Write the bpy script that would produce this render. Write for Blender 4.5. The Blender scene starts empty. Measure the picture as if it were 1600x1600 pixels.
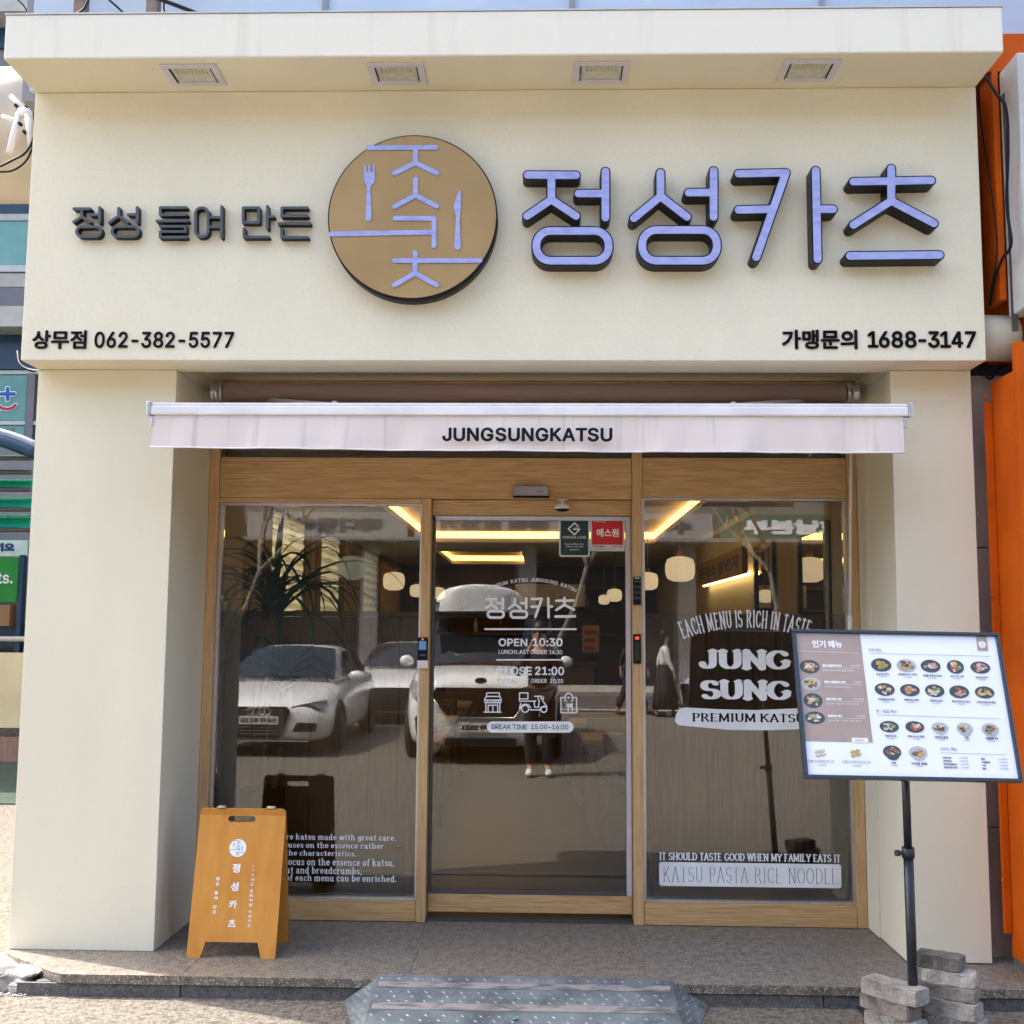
import bpy, bmesh, math, random
import numpy as np
from mathutils import Vector, Matrix, Quaternion
random.seed(7)
R = math.radians
C = bpy.context.scene.collection
sc = bpy.context.scene

# ------------------------------------------------------------------ camera
CAM = np.array([2.6275, -5.5844, 1.5853]); FPX = 1729.412
YAW, PITCH, ROLL = .0279, .1058, .0073
_f = np.array([-math.sin(YAW)*math.cos(PITCH), math.cos(YAW)*math.cos(PITCH), math.sin(PITCH)])
_r0 = np.array([math.cos(YAW), math.sin(YAW), 0.]); _u0 = np.cross(_r0, _f)
_r = _r0*math.cos(ROLL)+_u0*math.sin(ROLL); _u = -_r0*math.sin(ROLL)+_u0*math.cos(ROLL)
cd = bpy.data.cameras.new('camera'); cam = bpy.data.objects.new('camera', cd); C.objects.link(cam)
cam.matrix_world = Matrix(((_r[0], _u[0], -_f[0], CAM[0]), (_r[1], _u[1], -_f[1], CAM[1]), (_r[2], _u[2], -_f[2], CAM[2]), (0, 0, 0, 1)))
cd.sensor_width = 36; cd.lens = 36*FPX/1600; cd.clip_start = .05; cd.clip_end = 600
sc.camera = cam

# ------------------------------------------------------------------ sky, sun, exposure
SUN_DIR = Vector((.62, -.25, -1.0)).normalized()          # the way the sunlight travels
w = bpy.data.worlds.new('World'); sc.world = w; w.use_nodes = True
nt = w.node_tree; bg = nt.nodes['Background']
sky = nt.nodes.new('ShaderNodeTexSky'); sky.sky_type = 'NISHITA'; sky.sun_disc = False
sky.sun_elevation = math.asin(-SUN_DIR.z); sky.sun_rotation = math.atan2(-SUN_DIR.x, -SUN_DIR.y)
sky.air_density = 1.0; sky.dust_density = 5.0; sky.ozone_density = .6
nt.links.new(sky.outputs[0], bg.inputs[0]); bg.inputs[1].default_value = .15
sl = bpy.data.lights.new('sun', 'SUN'); so = bpy.data.objects.new('sun', sl); C.objects.link(so)
so.rotation_euler = SUN_DIR.to_track_quat('-Z', 'Y').to_euler(); so.location = (-10, 5, 30)
sl.energy = 2.4; sl.angle = R(.5); sl.color = (1, .95, .87)
vs = sc.view_settings; vs.view_transform = 'Standard'; vs.look = 'None'; vs.exposure = 2.25; vs.gamma = 1
vs.use_curve_mapping = False
sc.cycles.max_bounces = 10; sc.cycles.diffuse_bounces = 4; sc.cycles.glossy_bounces = 4
sc.cycles.transparent_max_bounces = 12; sc.cycles.transmission_bounces = 6
sc.cycles.caustics_reflective = False; sc.cycles.caustics_refractive = False
sc.cycles.sample_clamp_indirect = 6

# ------------------------------------------------------------------ helpers: pixels of the photograph to points on a known plane
def at(U, V, y=None, z=None, x=None):
    d = _f+_r*(U-800)/FPX-_u*(V-800)/FPX
    t = (y-CAM[1])/d[1] if y is not None else (z-CAM[2])/d[2] if z is not None else (x-CAM[0])/d[0]
    return CAM+t*d
def axz(U, V, y):
    p = at(U, V, y=y); return float(p[0]), float(p[2])

# ------------------------------------------------------------------ materials
MATS = {}
def _n(nt, t, **k):
    n = nt.nodes.new(t)
    for a, b in k.items(): setattr(n, a, b)
    return n
def mat(name, col, rough=.6, col2=None, scale=8., stretch=(1, 1, 1), mixlo=.35, mixhi=.65, bump=0., bscale=60., metal=0., spec=.5,
        emit=None, estr=0., detail=6., col3=None, scale3=300., amt3=.5, transl=0., coat=0., bdist=.01, vor=False, bstretch=None, wood=False):
    if name in MATS: return MATS[name]
    m = bpy.data.materials.new(name); m.use_nodes = True; nt = m.node_tree
    b = nt.nodes['Principled BSDF']; L = nt.links.new
    b.inputs['Roughness'].default_value = rough; b.inputs['Metallic'].default_value = metal
    b.inputs['Specular IOR Level'].default_value = spec
    if coat: b.inputs['Coat Weight'].default_value = coat; b.inputs['Coat Roughness'].default_value = .05
    tc = _n(nt, 'ShaderNodeTexCoord'); mp = _n(nt, 'ShaderNodeMapping'); mp.inputs['Scale'].default_value = stretch
    if wood:
        oi = _n(nt, 'ShaderNodeObjectInfo'); va = _n(nt, 'ShaderNodeVectorMath', operation='MULTIPLY_ADD'); L(oi.outputs['Random'], va.inputs[0]); va.inputs[1].default_value = (37, 23, 51); L(tc.outputs['Object'], va.inputs[2]); L(va.outputs[0], mp.inputs['Vector'])
    else: L(tc.outputs['Object'], mp.inputs['Vector'])
    if col2 is None: col2 = tuple(c*.88 for c in col)
    nz = _n(nt, 'ShaderNodeTexNoise'); nz.inputs['Scale'].default_value = scale; nz.inputs['Detail'].default_value = detail; nz.inputs['Distortion'].default_value = .9 if wood else 0.
    L(mp.outputs[0], nz.inputs['Vector'])
    cr = _n(nt, 'ShaderNodeValToRGB'); cr.color_ramp.elements[0].position = mixlo; cr.color_ramp.elements[1].position = mixhi
    cr.color_ramp.elements[0].color = (*col2, 1); cr.color_ramp.elements[1].color = (*col, 1)
    L(nz.outputs['Fac'], cr.inputs[0]); out = cr.outputs[0]
    if col3 is not None:
        if vor:
            n3 = _n(nt, 'ShaderNodeTexVoronoi'); n3.inputs['Scale'].default_value = scale3
            L(tc.outputs['Object'], n3.inputs['Vector']); src = n3.outputs['Color']
            sp = _n(nt, 'ShaderNodeSeparateColor'); L(src, sp.inputs[0]); src = sp.outputs[0]
        else:
            n3 = _n(nt, 'ShaderNodeTexNoise'); n3.inputs['Scale'].default_value = scale3; n3.inputs['Detail'].default_value = 3
            L(tc.outputs['Object'], n3.inputs['Vector']); src = n3.outputs['Fac']
        c3 = _n(nt, 'ShaderNodeValToRGB'); c3.color_ramp.elements[0].position = 1-amt3; c3.color_ramp.elements[1].position = min(1, 1-amt3+.12)
        c3.color_ramp.elements[0].color = (0, 0, 0, 1); c3.color_ramp.elements[1].color = (1, 1, 1, 1); L(src, c3.inputs[0])
        mx = _n(nt, 'ShaderNodeMix', data_type='RGBA'); L(c3.outputs[0], mx.inputs[0]); L(out, mx.inputs[6]); mx.inputs[7].default_value = (*col3, 1)
        out = mx.outputs[2]
    L(out, b.inputs['Base Color'])
    if bump:
        bz = _n(nt, 'ShaderNodeTexNoise'); bz.inputs['Scale'].default_value = bscale; bz.inputs['Detail'].default_value = 4
        if bstretch:
            m2 = _n(nt, 'ShaderNodeMapping'); m2.inputs['Scale'].default_value = bstretch; L(tc.outputs['Object'], m2.inputs['Vector']); L(m2.outputs[0], bz.inputs['Vector'])
        else: L(tc.outputs['Object'], bz.inputs['Vector'])
        bp = _n(nt, 'ShaderNodeBump'); bp.inputs['Strength'].default_value = bump; bp.inputs['Distance'].default_value = bdist
        L(bz.outputs['Fac'], bp.inputs['Height']); L(bp.outputs[0], b.inputs['Normal'])
    if emit: b.inputs['Emission Color'].default_value = (*emit, 1); b.inputs['Emission Strength'].default_value = estr
    if transl:
        tr = _n(nt, 'ShaderNodeBsdfTranslucent'); L(out, tr.inputs[0]); ms = _n(nt, 'ShaderNodeMixShader'); ms.inputs[0].default_value = transl
        L(b.outputs[0], ms.inputs[1]); L(tr.outputs[0], ms.inputs[2]); L(ms.outputs[0], nt.nodes['Material Output'].inputs[0])
    MATS[name] = m; return m
def glassmat(name, tint=(.85, .87, .84), ior=1.6):
    m = bpy.data.materials.new(name); m.use_nodes = True; nt = m.node_tree; nt.nodes.remove(nt.nodes['Principled BSDF']); L = nt.links.new
    fr = _n(nt, 'ShaderNodeFresnel'); fr.inputs[0].default_value = ior
    tr = _n(nt, 'ShaderNodeBsdfTransparent'); tr.inputs[0].default_value = (*tint, 1)
    gl = _n(nt, 'ShaderNodeBsdfGlossy'); gl.inputs['Roughness'].default_value = 0.0; gl.inputs[0].default_value = (1, 1, 1, 1)
    ms = _n(nt, 'ShaderNodeMixShader'); L(fr.outputs[0], ms.inputs[0]); L(tr.outputs[0], ms.inputs[1]); L(gl.outputs[0], ms.inputs[2])
    L(ms.outputs[0], nt.nodes['Material Output'].inputs[0]); MATS[name] = m; return m

plaster = mat('plaster', (.81, .765, .60), .85, (.77, .725, .56), 2.6, (1.3, 1, .5), .3, .7, bump=.5, bscale=260, bdist=.002, col3=(.70, .63, .46), scale3=260, amt3=.45, spec=.2)
plaster_dirty = mat('plaster_weathered', (.80, .77, .655), .85, (.68, .65, .54), 7.0, (1.4, 1, .09), .22, .46, bump=.5, bscale=260, bdist=.002, col3=(.68, .64, .54), scale3=260, amt3=.44, spec=.2)
oak_h = mat('oak_laminate_across', (.585, .37, .165), .5, (.42, .25, .10), 9, (.50, 6, 11), .36, .60, bump=.12, bscale=60, bdist=.002, bstretch=(1, 30, 14), detail=9, wood=True)
oak_v = mat('oak_laminate_upright', (.59, .38, .18), .5, (.45, .275, .12), 9, (11, 6, .50), .36, .60, bump=.12, bscale=60, bdist=.002, bstretch=(14, 30, 1), detail=9, wood=True)
granite = mat('granite', (.19, .162, .132), .5, (.085, .073, .060), 22, mixlo=.35, mixhi=.65, col3=(.44, .385, .32), scale3=130, amt3=.46, bump=.15, bscale=150, bdist=.003)
granite_edge = mat('granite_edge', (.13, .12, .115), .7, (.06, .057, .055), 40, mixlo=.3, mixhi=.7, col3=(.24, .22, .20), scale3=190, amt3=.45, bump=.5, bscale=120, bdist=.004)
concrete_ground = mat('worn_concrete', (.155, .136, .108), .9, (.062, .052, .040), 32, mixlo=.35, mixhi=.62, col3=(.27, .245, .21), scale3=80, amt3=.44, bump=.8, bscale=90, bdist=.008)
asphalt = mat('asphalt', (.07, .07, .07), .9, (.045, .045, .045), 3, bump=.6, bscale=90)
alu = mat('brushed_aluminium', (.62, .62, .64), .35, (.55, .55, .57), 30, metal=.85)
alu_dark = mat('dark_aluminium', (.10, .10, .105), .45, metal=.5)
white_metal = mat('white_painted_metal', (.80, .79, .80), .4)
black_gap = mat('black_rubber', (.012, .012, .013), .6)
black_metal = mat('black_painted_metal', (.018, .024, .032), .35, (.012, .017, .024), 20)
letter_side = mat('letter_return_dark', (.0035, .0045, .006), .45, spec=.25)
letter_face = mat('letter_face_periwinkle', (.29, .325, .66), .35, (.38, .42, .74), 16, (1, 1, 3), .40, .66, bump=.05, bscale=20)
gold = mat('gold_panel', (.40, .265, .105), .5, (.34, .22, .085), 3, metal=.1)
slate = mat('slate_letter', (.07, .085, .105), .45, (.055, .068, .085), 20)
ink = mat('black_print', (.006, .006, .010), .6, spec=.2)
white_vinyl = mat('white_vinyl', (.88, .90, .92), .5)
fabric = mat('awning_fabric', (.74, .655, .60), .85, (.60, .525, .485), 8, (3.2, 1, .08), .27, .43, bump=.3, bscale=700, bdist=.001, transl=.12)
glass = glassmat('shop_glass', (.92, .925, .90), 1.77)
clear_glass = glassmat('transom_glass', (.80, .82, .80), 1.6)

# ------------------------------------------------------------------ object helpers
def thing(name, label, cat, loc=(0, 0, 0), group=None, rot=None, local=False):
    o = bpy.data.objects.new(name, None); C.objects.link(o); o.location = loc
    if rot is not None: o.rotation_euler = rot
    o.empty_display_size = .1; o['label'] = label; o['category'] = cat
    if group: o['group'] = group
    if local: o['_local'] = 1
    return o
def link(name, me, m, parent=None, label=None):
    if m is not None and not me.materials:
        for x in (m if isinstance(m, (list, tuple)) else [m]): me.materials.append(x)
    o = bpy.data.objects.new(name, me); C.objects.link(o)
    if parent is not None:
        o.parent = parent; root = parent
        while root.parent is not None: root = root.parent
        if not root.get('_local') and root.location.length > 1e-9 and root.type == 'EMPTY': me.transform(Matrix.Translation(-root.location))
    if label: o['label'] = label
    return o
def tag(o, label, cat, group=None):
    o['label'] = label; o['category'] = cat
    if group: o['group'] = group
    return o
def struct(name, me, m): o = link(name, me, m); o['kind'] = 'structure'; return o
def stuff(o): o['kind'] = 'stuff'; return o
def copy_tree(o, parent=None):
    c = o.copy(); C.objects.link(c)
    if parent is not None: c.parent = parent
    for ch in o.children: copy_tree(ch, c)
    return c

class MB:
    def __init__(s): s.bm = bmesh.new(); s.mi = 0
    def _mark(s, n0):
        for f in list(s.bm.faces)[n0:]: f.material_index = s.mi
    def box(s, x0, x1, y0, y1, z0, z1, bev=0., M=None):
        n0 = len(s.bm.faces); t = bmesh.new()
        v = [t.verts.new(p) for p in [(x0, y0, z0), (x1, y0, z0), (x1, y1, z0), (x0, y1, z0), (x0, y0, z1), (x1, y0, z1), (x1, y1, z1), (x0, y1, z1)]]
        for q in [(3, 2, 1, 0), (4, 5, 6, 7), (0, 1, 5, 4), (1, 2, 6, 5), (2, 3, 7, 6), (3, 0, 4, 7)]: t.faces.new([v[i] for i in q])
        if bev: bmesh.ops.bevel(t, geom=list(t.edges), offset=bev, segments=2, profile=.6, affect='EDGES', clamp_overlap=True)
        if M is not None: t.transform(M)
        me = bpy.data.meshes.new('t'); t.to_mesh(me); t.free(); s.bm.from_mesh(me); bpy.data.meshes.remove(me); s.bm.faces.ensure_lookup_table(); s._mark(n0); return s
    def tube(s, pts, r, seg=8, cap=True):
        n0 = len(s.bm.faces); pts = [Vector(p) for p in pts]; rs = r if isinstance(r, (list, tuple)) else [r]*len(pts)
        rings = []; up = None
        for i, p in enumerate(pts):
            d = (pts[min(i+1, len(pts)-1)]-pts[max(i-1, 0)]).normalized()
            if up is None: up = Vector((0, 0, 1)) if abs(d.z) < .9 else Vector((1, 0, 0))
            a = d.cross(up).normalized(); b = a.cross(d).normalized(); up = b
            rings.append([s.bm.verts.new(p+(a*math.cos(2*math.pi*k/seg)+b*math.sin(2*math.pi*k/seg))*rs[i]) for k in range(seg)])
        for A, B in zip(rings, rings[1:]):
            for k in range(seg): s.bm.faces.new((A[k], A[(k+1) % seg], B[(k+1) % seg], B[k])).smooth = True
        if cap:
            s.bm.faces.new(rings[0][::-1]); s.bm.faces.new(rings[-1])
        s.bm.faces.ensure_lookup_table(); s._mark(n0); return s
    def lathe(s, prof, c, seg=24, axis='z', sy=1.):
        n0 = len(s.bm.faces); rings = []
        for r_, h in prof:
            ring = []
            for k in range(seg):
                a = 2*math.pi*k/seg; p = (r_*math.cos(a), r_*math.sin(a)*sy, h)
                if axis == 'y': p = (p[0], p[2], p[1])
                if axis == 'x': p = (p[2], p[0], p[1])
                ring.append(s.bm.verts.new(Vector(c)+Vector(p)))
            rings.append(ring)
        for A, B in zip(rings, rings[1:]):
            for k in range(seg): s.bm.faces.new((A[k], A[(k+1) % seg], B[(k+1) % seg], B[k])).smooth = True
        s.bm.faces.new(rings[0]); s.bm.faces.new(rings[-1][::-1]); s.bm.faces.ensure_lookup_table(); s._mark(n0); return s
    def face(s, pts):
        n0 = len(s.bm.faces); f = s.bm.faces.new([s.bm.verts.new(p) for p in pts]); s.bm.faces.ensure_lookup_table(); s._mark(n0); return s
    def prism(s, poly, y0, y1, axis='y'):
        n0 = len(s.bm.faces)
        g = (lambda a, b, t: (a, t, b)) if axis == 'y' else (lambda a, b, t: (t, a, b)) if axis == 'x' else (lambda a, b, t: (a, b, t))
        A = [s.bm.verts.new(g(a, b, y0)) for a, b in poly]; B = [s.bm.verts.new(g(a, b, y1)) for a, b in poly]
        s.bm.faces.new(A); s.bm.faces.new(B[::-1]); n = len(poly)
        for i in range(n): s.bm.faces.new((A[i], B[i], B[(i+1) % n], A[(i+1) % n]))
        s.bm.faces.ensure_lookup_table(); s._mark(n0); return s
    def ell(s, c, r, seg=16, rings=10, M=None):
        n0 = len(s.bm.faces); bmm = Matrix.Translation(c) @ (M or Matrix.Identity(4)) @ Matrix.Diagonal((*r, 1))
        bmesh.ops.create_uvsphere(s.bm, u_segments=seg, v_segments=rings, radius=1, matrix=bmm); s.bm.faces.ensure_lookup_table()
        for f in s.bm.faces[n0:]: f.smooth = True
        s._mark(n0); return s
    def mesh(s, name='mesh', recalc=True):
        if recalc: bmesh.ops.recalc_face_normals(s.bm, faces=list(s.bm.faces))
        me = bpy.data.meshes.new(name); s.bm.to_mesh(me); s.bm.free(); return me
def bx(*a, **k): return MB().box(*a, **k).mesh()

# ------------------------------------------------------------------ lettering: strokes turned into clean outlines, and text
def _dp(pts, tol):
    if len(pts) < 3: return pts
    a, b = np.array(pts[0]), np.array(pts[-1]); P = np.array(pts); d = b-a; L = np.hypot(*d)
    if L < 1e-12: dist = np.hypot(*(P-a).T)
    else: dist = np.abs(d[0]*(P[:, 1]-a[1])-d[1]*(P[:, 0]-a[0]))/L
    i = int(dist.argmax())
    if dist[i] < tol: return [pts[0], pts[-1]]
    return _dp(pts[:i+1], tol)[:-1]+_dp(pts[i:], tol)
def contours(strokes, cell, inset=0., tol=.08):
    """strokes (x0,y0,x1,y1,r0,r1) -> closed outlines of their union, `inset` inside the edge"""
    S = np.array(strokes, float); rm = max(S[:, 4].max(), S[:, 5].max())+2.2*cell
    x0, x1 = S[:, [0, 2]].min()-rm, S[:, [0, 2]].max()+rm; y0, y1 = S[:, [1, 3]].min()-rm, S[:, [1, 3]].max()+rm
    X = np.arange(x0, x1+cell, cell)+cell*.0137; Y = np.arange(y0, y1+cell, cell)+cell*.0071
    GX, GY = np.meshgrid(X, Y); D = np.full(GX.shape, 1e9)
    for ax, ay, bx_, by, r0, r1 in S:
        dx, dy = bx_-ax, by-ay; L2 = dx*dx+dy*dy
        t = np.clip(((GX-ax)*dx+(GY-ay)*dy)/L2, 0, 1) if L2 > 1e-14 else np.zeros_like(GX)
        D = np.minimum(D, np.hypot(GX-ax-t*dx, GY-ay-t*dy)-(r0+(r1-r0)*t))
    D = D+inset; I = D < 0
    nxt = {}
    code = I[:-1, :-1]*1+I[:-1, 1:]*2+I[1:, 1:]*4+I[1:, :-1]*8
    tab = {1: [(3, 0)], 2: [(0, 1)], 3: [(3, 1)], 4: [(1, 2)], 5: [(3, 0), (1, 2)], 6: [(0, 2)], 7: [(3, 2)], 8: [(2, 3)], 9: [(2, 0)], 10: [(0, 1), (2, 3)], 11: [(2, 1)], 12: [(1, 3)], 13: [(1, 0)], 14: [(0, 3)]}
    pos = {}
    def ek(j, i, e):
        k = ('h', j, i) if e == 0 else ('v', j, i+1) if e == 1 else ('h', j+1, i) if e == 2 else ('v', j, i)
        if k not in pos:
            if k[0] == 'h': a, b = D[k[1], k[2]], D[k[1], k[2]+1]; t = a/(a-b); pos[k] = (X[k[2]]+t*cell, Y[k[1]])
            else: a, b = D[k[1], k[2]], D[k[1]+1, k[2]]; t = a/(a-b); pos[k] = (X[k[2]], Y[k[1]]+t*cell)
        return k
    for j, i in np.argwhere((code > 0) & (code < 15)):
        for a, b in tab[int(code[j, i])]: nxt[ek(j, i, a)] = ek(j, i, b)
    loops = []
    while nxt:
        s0, cur = nxt.popitem(); lp = [s0]
        while cur != s0 and cur in nxt: lp.append(cur); cur = nxt.pop(cur)
        P = [pos[k] for k in lp]
        if len(P) < 6: continue
        h = len(P)//2; Q = _dp(P[:h+1], tol*cell)[:-1]+_dp(P[h:]+[P[0]], tol*cell)[:-1]
        if len(Q) >= 3: loops.append(Q)
    return loops
def loops_mesh(loops, thick=0., fill=True):
    """flat outlines (x, z) -> mesh facing -Y, front at y=0, back at y=thick"""
    cu = bpy.data.curves.new('t', 'CURVE'); cu.dimensions = '2D'; cu.fill_mode = 'BOTH' if fill else 'NONE'; cu.extrude = thick/2
    for lp in loops:
        sp = cu.splines.new('POLY'); sp.points.add(len(lp)-1); sp.use_cyclic_u = True
        co = []
        for x, y in lp: co += [x, y, 0, 1]
        sp.points.foreach_set('co', co)
    o = bpy.data.objects.new('t', cu); me = o.to_mesh().copy(); o.to_mesh_clear(); bpy.data.objects.remove(o); bpy.data.curves.remove(cu)
    me.transform(Matrix.Translation((0, thick/2, 0)) @ Matrix.Rotation(R(90), 4, 'X')); me.materials.clear(); return me
_TC = {}
_fd = bpy.utils.system_resource('DATAFILES', path='fonts')       # the two typefaces ship with Blender itself
try: F_LAT = bpy.data.fonts.load(_fd+'/Inter.woff2'); F_KOR = bpy.data.fonts.load(_fd+'/Noto Sans CJK Regular.woff2')
except Exception: F_LAT = F_KOR = None
HAND = {'K': [[(.075, 0), (.165, 0), (.165, .245), (.255, .345), (.52, 0), (.63, 0), (.318, .41), (.605, .727), (.488, .727), (.165, .365), (.165, .727), (.075, .727)]],
        '4': [[(.345, 0), (.43, 0), (.43, .155), (.54, .155), (.54, .235), (.43, .235), (.43, .727), (.315, .727), (.03, .24), (.03, .155), (.345, .155)], [(.345, .235), (.13, .235), (.345, .60)]]}
def text_mesh(body, bold=0., thick=0.):
    k = (body, bold, thick)
    if k not in _TC:
        cu = bpy.data.curves.new('t', 'FONT'); cu.body = body; cu.extrude = thick; cu.resolution_u = 3
        if any(c in HAND for c in body) and len(body) > 1 and F_LAT and not any(ord(c) > 0x1100 for c in body):
            x = 0; ms = []; pv = ''                   # letter by letter (the K is drawn by hand)
            for c_ in body:
                if c_ == ' ': x += .17; pv = ''; continue
                m2 = text_mesh(c_, bold, thick); lo, hi = bbox(m2); x += 0 if not pv else (.01 if (pv+c_) in ('KA', 'AT', 'TS') else .02 if '1' in (pv, c_) else .062)
                m2.transform(Matrix.Translation((x-lo[0], 0, 0))); ms.append(m2); x += hi[0]-lo[0]; pv = c_
            _TC[k] = join_meshes(ms); return _TC[k].copy()
        kor = any(ord(c) > 0x1100 for c in body); f = F_KOR if kor else F_LAT
        if f: cu.font = f
        o = bpy.data.objects.new('t', cu); me = o.to_mesh().copy(); o.to_mesh_clear(); bpy.data.objects.remove(o); bpy.data.curves.remove(cu)
        me.transform(Matrix.Rotation(R(90), 4, 'X')); me.materials.clear()
        if body in HAND and F_LAT:
            q = bbox(text_mesh('H'))[1][2]/.727; me = loops_mesh([[(a*q, b*q) for a, b in l] for l in HAND[body]], 2*thick)
        if bold:
            bm = bmesh.new(); bm.from_mesh(me); r_ = bold*.95
            for i in range(8):
                m2 = me.copy(); m2.transform(Matrix.Translation((r_*math.cos(i*math.pi/4), -.00004*(i+1), r_*math.sin(i*math.pi/4)))); bm.from_mesh(m2); bpy.data.meshes.remove(m2)
            bm.to_mesh(me); bm.free()
        _TC[k] = me
    return _TC[k].copy()
def bbox(me):
    a = np.empty(len(me.vertices)*3); me.vertices.foreach_get('co', a); a = a.reshape(-1, 3); return a.min(0), a.max(0)
def fit(me, x0, x1, z0, z1, y):
    """scale a text mesh to the box x0..x1, z0..z1 and stand it at depth y (front face)"""
    lo, hi = bbox(me); s = ((x1-x0)/(hi[0]-lo[0]), (z1-z0)/(hi[2]-lo[2]))
    me.transform(Matrix.Translation((x0, y, z0)) @ Matrix.Diagonal((s[0], 1, s[1], 1)) @ Matrix.Translation((-lo[0], -lo[1], -lo[2]))); return me
def text_px(body, u0, u1, v0, v1, y, bold=0., thick=0., scale_th=None):
    """text filling the photograph box u0..u1, v0 (top)..v1 (bottom) on the plane y"""
    a = axz((u0+u1)/2, v1, y); b = axz((u0+u1)/2, v0, y); l = axz(u0, (v0+v1)/2, y); r_ = axz(u1, (v0+v1)/2, y)
    me = text_mesh(body, bold, .5 if thick else 0)
    if thick: me.transform(Matrix.Diagonal((1, thick, 1, 1)))
    return fit(me, l[0], r_[0], a[1], b[1], y)
def join_meshes(ms):
    bm = bmesh.new()
    for m in ms: bm.from_mesh(m); bpy.data.meshes.remove(m)
    me = bpy.data.meshes.new('joined'); bm.to_mesh(me); bm.free(); return me

# a slab-serif alphabet drawn as pen strokes: segments get thick when upright, thin when level
def arc(cx, cy, rx, ry, a0, a1, n=14): return [(cx+rx*math.cos(R(a0+(a1-a0)*i/n)), cy+ry*math.sin(R(a0+(a1-a0)*i/n))) for i in range(n+1)]
G = {}
def gl(ch, w, lines, serifs=()): G[ch] = (w, lines, serifs)
gl('A', .80, [[(.08, 0), (.40, 1)], [(.40, 1), (.72, 0)], [(.2, .32), (.6, .32)]], [(.08, 0), (.72, 0)])
gl('C', .74, [arc(.42, .5, .34, .5, 40, 320, 22)], [(.68, .86, 'v')])
gl('D', .80, [[(.14, 0), (.14, 1), (.34, 1)]+arc(.34, .5, .38, .5, 90, -90)+[(.14, 0)]], [(.1, 0), (.1, 1)])
gl('E', .70, [[(.6, 0), (.14, 0), (.14, 1), (.58, 1)], [(.14, .5), (.48, .5)]], [(.1, 0), (.1, 1), (.6, .06, 'v'), (.58, .94, 'v')])
gl('F', .66, [[(.14, 0), (.14, 1), (.58, 1)], [(.14, .5), (.46, .5)]], [(.14, 0), (.1, 1), (.58, .94, 'v')])
gl('G', .82, [arc(.42, .5, .34, .5, 42, 325, 22)+[(.70, .40)]], [(.68, .86, 'v'), (.68, .40)])
gl('H', .84, [[(.14, 0), (.14, 1)], [(.70, 0), (.70, 1)], [(.14, .5), (.70, .5)]], [(.14, 0), (.14, 1), (.70, 0), (.70, 1)])
gl('I', .36, [[(.18, 0), (.18, 1)]], [(.18, 0), (.18, 1)])
gl('J', .62, [[(.44, 1), (.44, .28)]+arc(.25, .26, .19, .24, 0, -175, 8)], [(.44, 1)])
gl('K', .82, [[(.14, 0), (.14, 1)], [(.66, 1), (.16, .42)], [(.34, .60), (.72, 0)]], [(.14, 0), (.14, 1), (.68, 1), (.72, 0)])
gl('L', .66, [[(.14, 1), (.14, 0), (.58, 0)]], [(.14, 1), (.1, 0), (.58, .07, 'v')])
gl('M', 1.0, [[(.12, 0), (.15, 1), (.5, .1), (.84, 1), (.87, 0)]], [(.12, 0), (.12, 1), (.87, 0), (.87, 1)])
gl('N', .84, [[(.14, 0), (.14, 1), (.70, 0), (.70, 1)]], [(.14, 0), (.10, 1), (.70, 1)])
gl('O', .84, [arc(.42, .5, .35, .5, 0, 360, 30)])
gl('P', .70, [[(.14, 0), (.14, 1), (.36, 1)]+arc(.36, .74, .24, .26, 90, -90)+[(.14, .48)]], [(.14, 0), (.1, 1)])
gl('R', .80, [[(.14, 0), (.14, 1), (.36, 1)]+arc(.36, .75, .23, .25, 90, -90)+[(.14, .5)], [(.38, .5), (.70, 0)]], [(.14, 0), (.1, 1), (.72, 0)])
gl('S', .66, [arc(.33, .75, .23, .25, 30, 250, 14)+arc(.34, .25, .25, .25, 80, -150, 14)], [(.56, .9, 'v'), (.1, .12, 'v')])
gl('T', .72, [[(.36, 0), (.36, 1)], [(.06, 1), (.66, 1)]], [(.36, 0), (.06, .93, 'v'), (.66, .93, 'v')])
gl('U', .82, [[(.14, 1), (.14, .34)]+arc(.41, .34, .27, .34, 180, 360, 14)+[(.68, 1)]], [(.14, 1), (.68, 1)])
gl('W', 1.12, [[(.08, 1), (.32, 0), (.56, 1), (.80, 0), (1.04, 1)]], [(.08, 1), (.56, 1), (1.04, 1)])
gl('Y', .76, [[(.06, 1), (.38, .45), (.70, 1)], [(.38, .45), (.38, 0)]], [(.06, 1), (.70, 1), (.38, 0)])
XH = .66
gl('a', .62, [arc(.28, .19, .18, .19, 60, 330, 14), [(.10, .56)]+arc(.27, .48, .17, .18, 140, 0, 8)+[(.44, .0)]], [(.50, 0)])
gl('b', .66, [[(.14, 1), (.14, 0)], arc(.36, .33, .22, .33, 0, 360, 20)], [(.10, 1)])
gl('c', .54, [arc(.30, .33, .21, .33, 45, 315, 18)], [(.48, .52, 'v')])
gl('d', .68, [[(.50, 1), (.50, 0)], arc(.29, .33, .21, .33, 0, 360, 20)], [(.46, 1), (.56, 0)])
gl('e', .58, [[(.10, .36), (.49, .36)]+arc(.30, .34, .20, .32, 5, 315, 18)])
gl('f', .44, [[(.20, 0), (.20, .8)]+arc(.36, .8, .16, .2, 180, 70, 6), [(.06, .62), (.38, .62)]], [(.20, 0)])
gl('g', .62, [arc(.28, .40, .19, .24, 0, 360, 18), [(.47, .62), (.47, -.08)]+arc(.28, -.08, .19, .16, 0, -160, 8)], [(.54, .62)])
gl('h', .70, [[(.14, 0), (.14, 1)], [(.14, .46)]+arc(.34, .46, .19, .2, 160, 0, 8)+[(.53, 0)]], [(.10, 1), (.14, 0), (.53, 0)])
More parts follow.
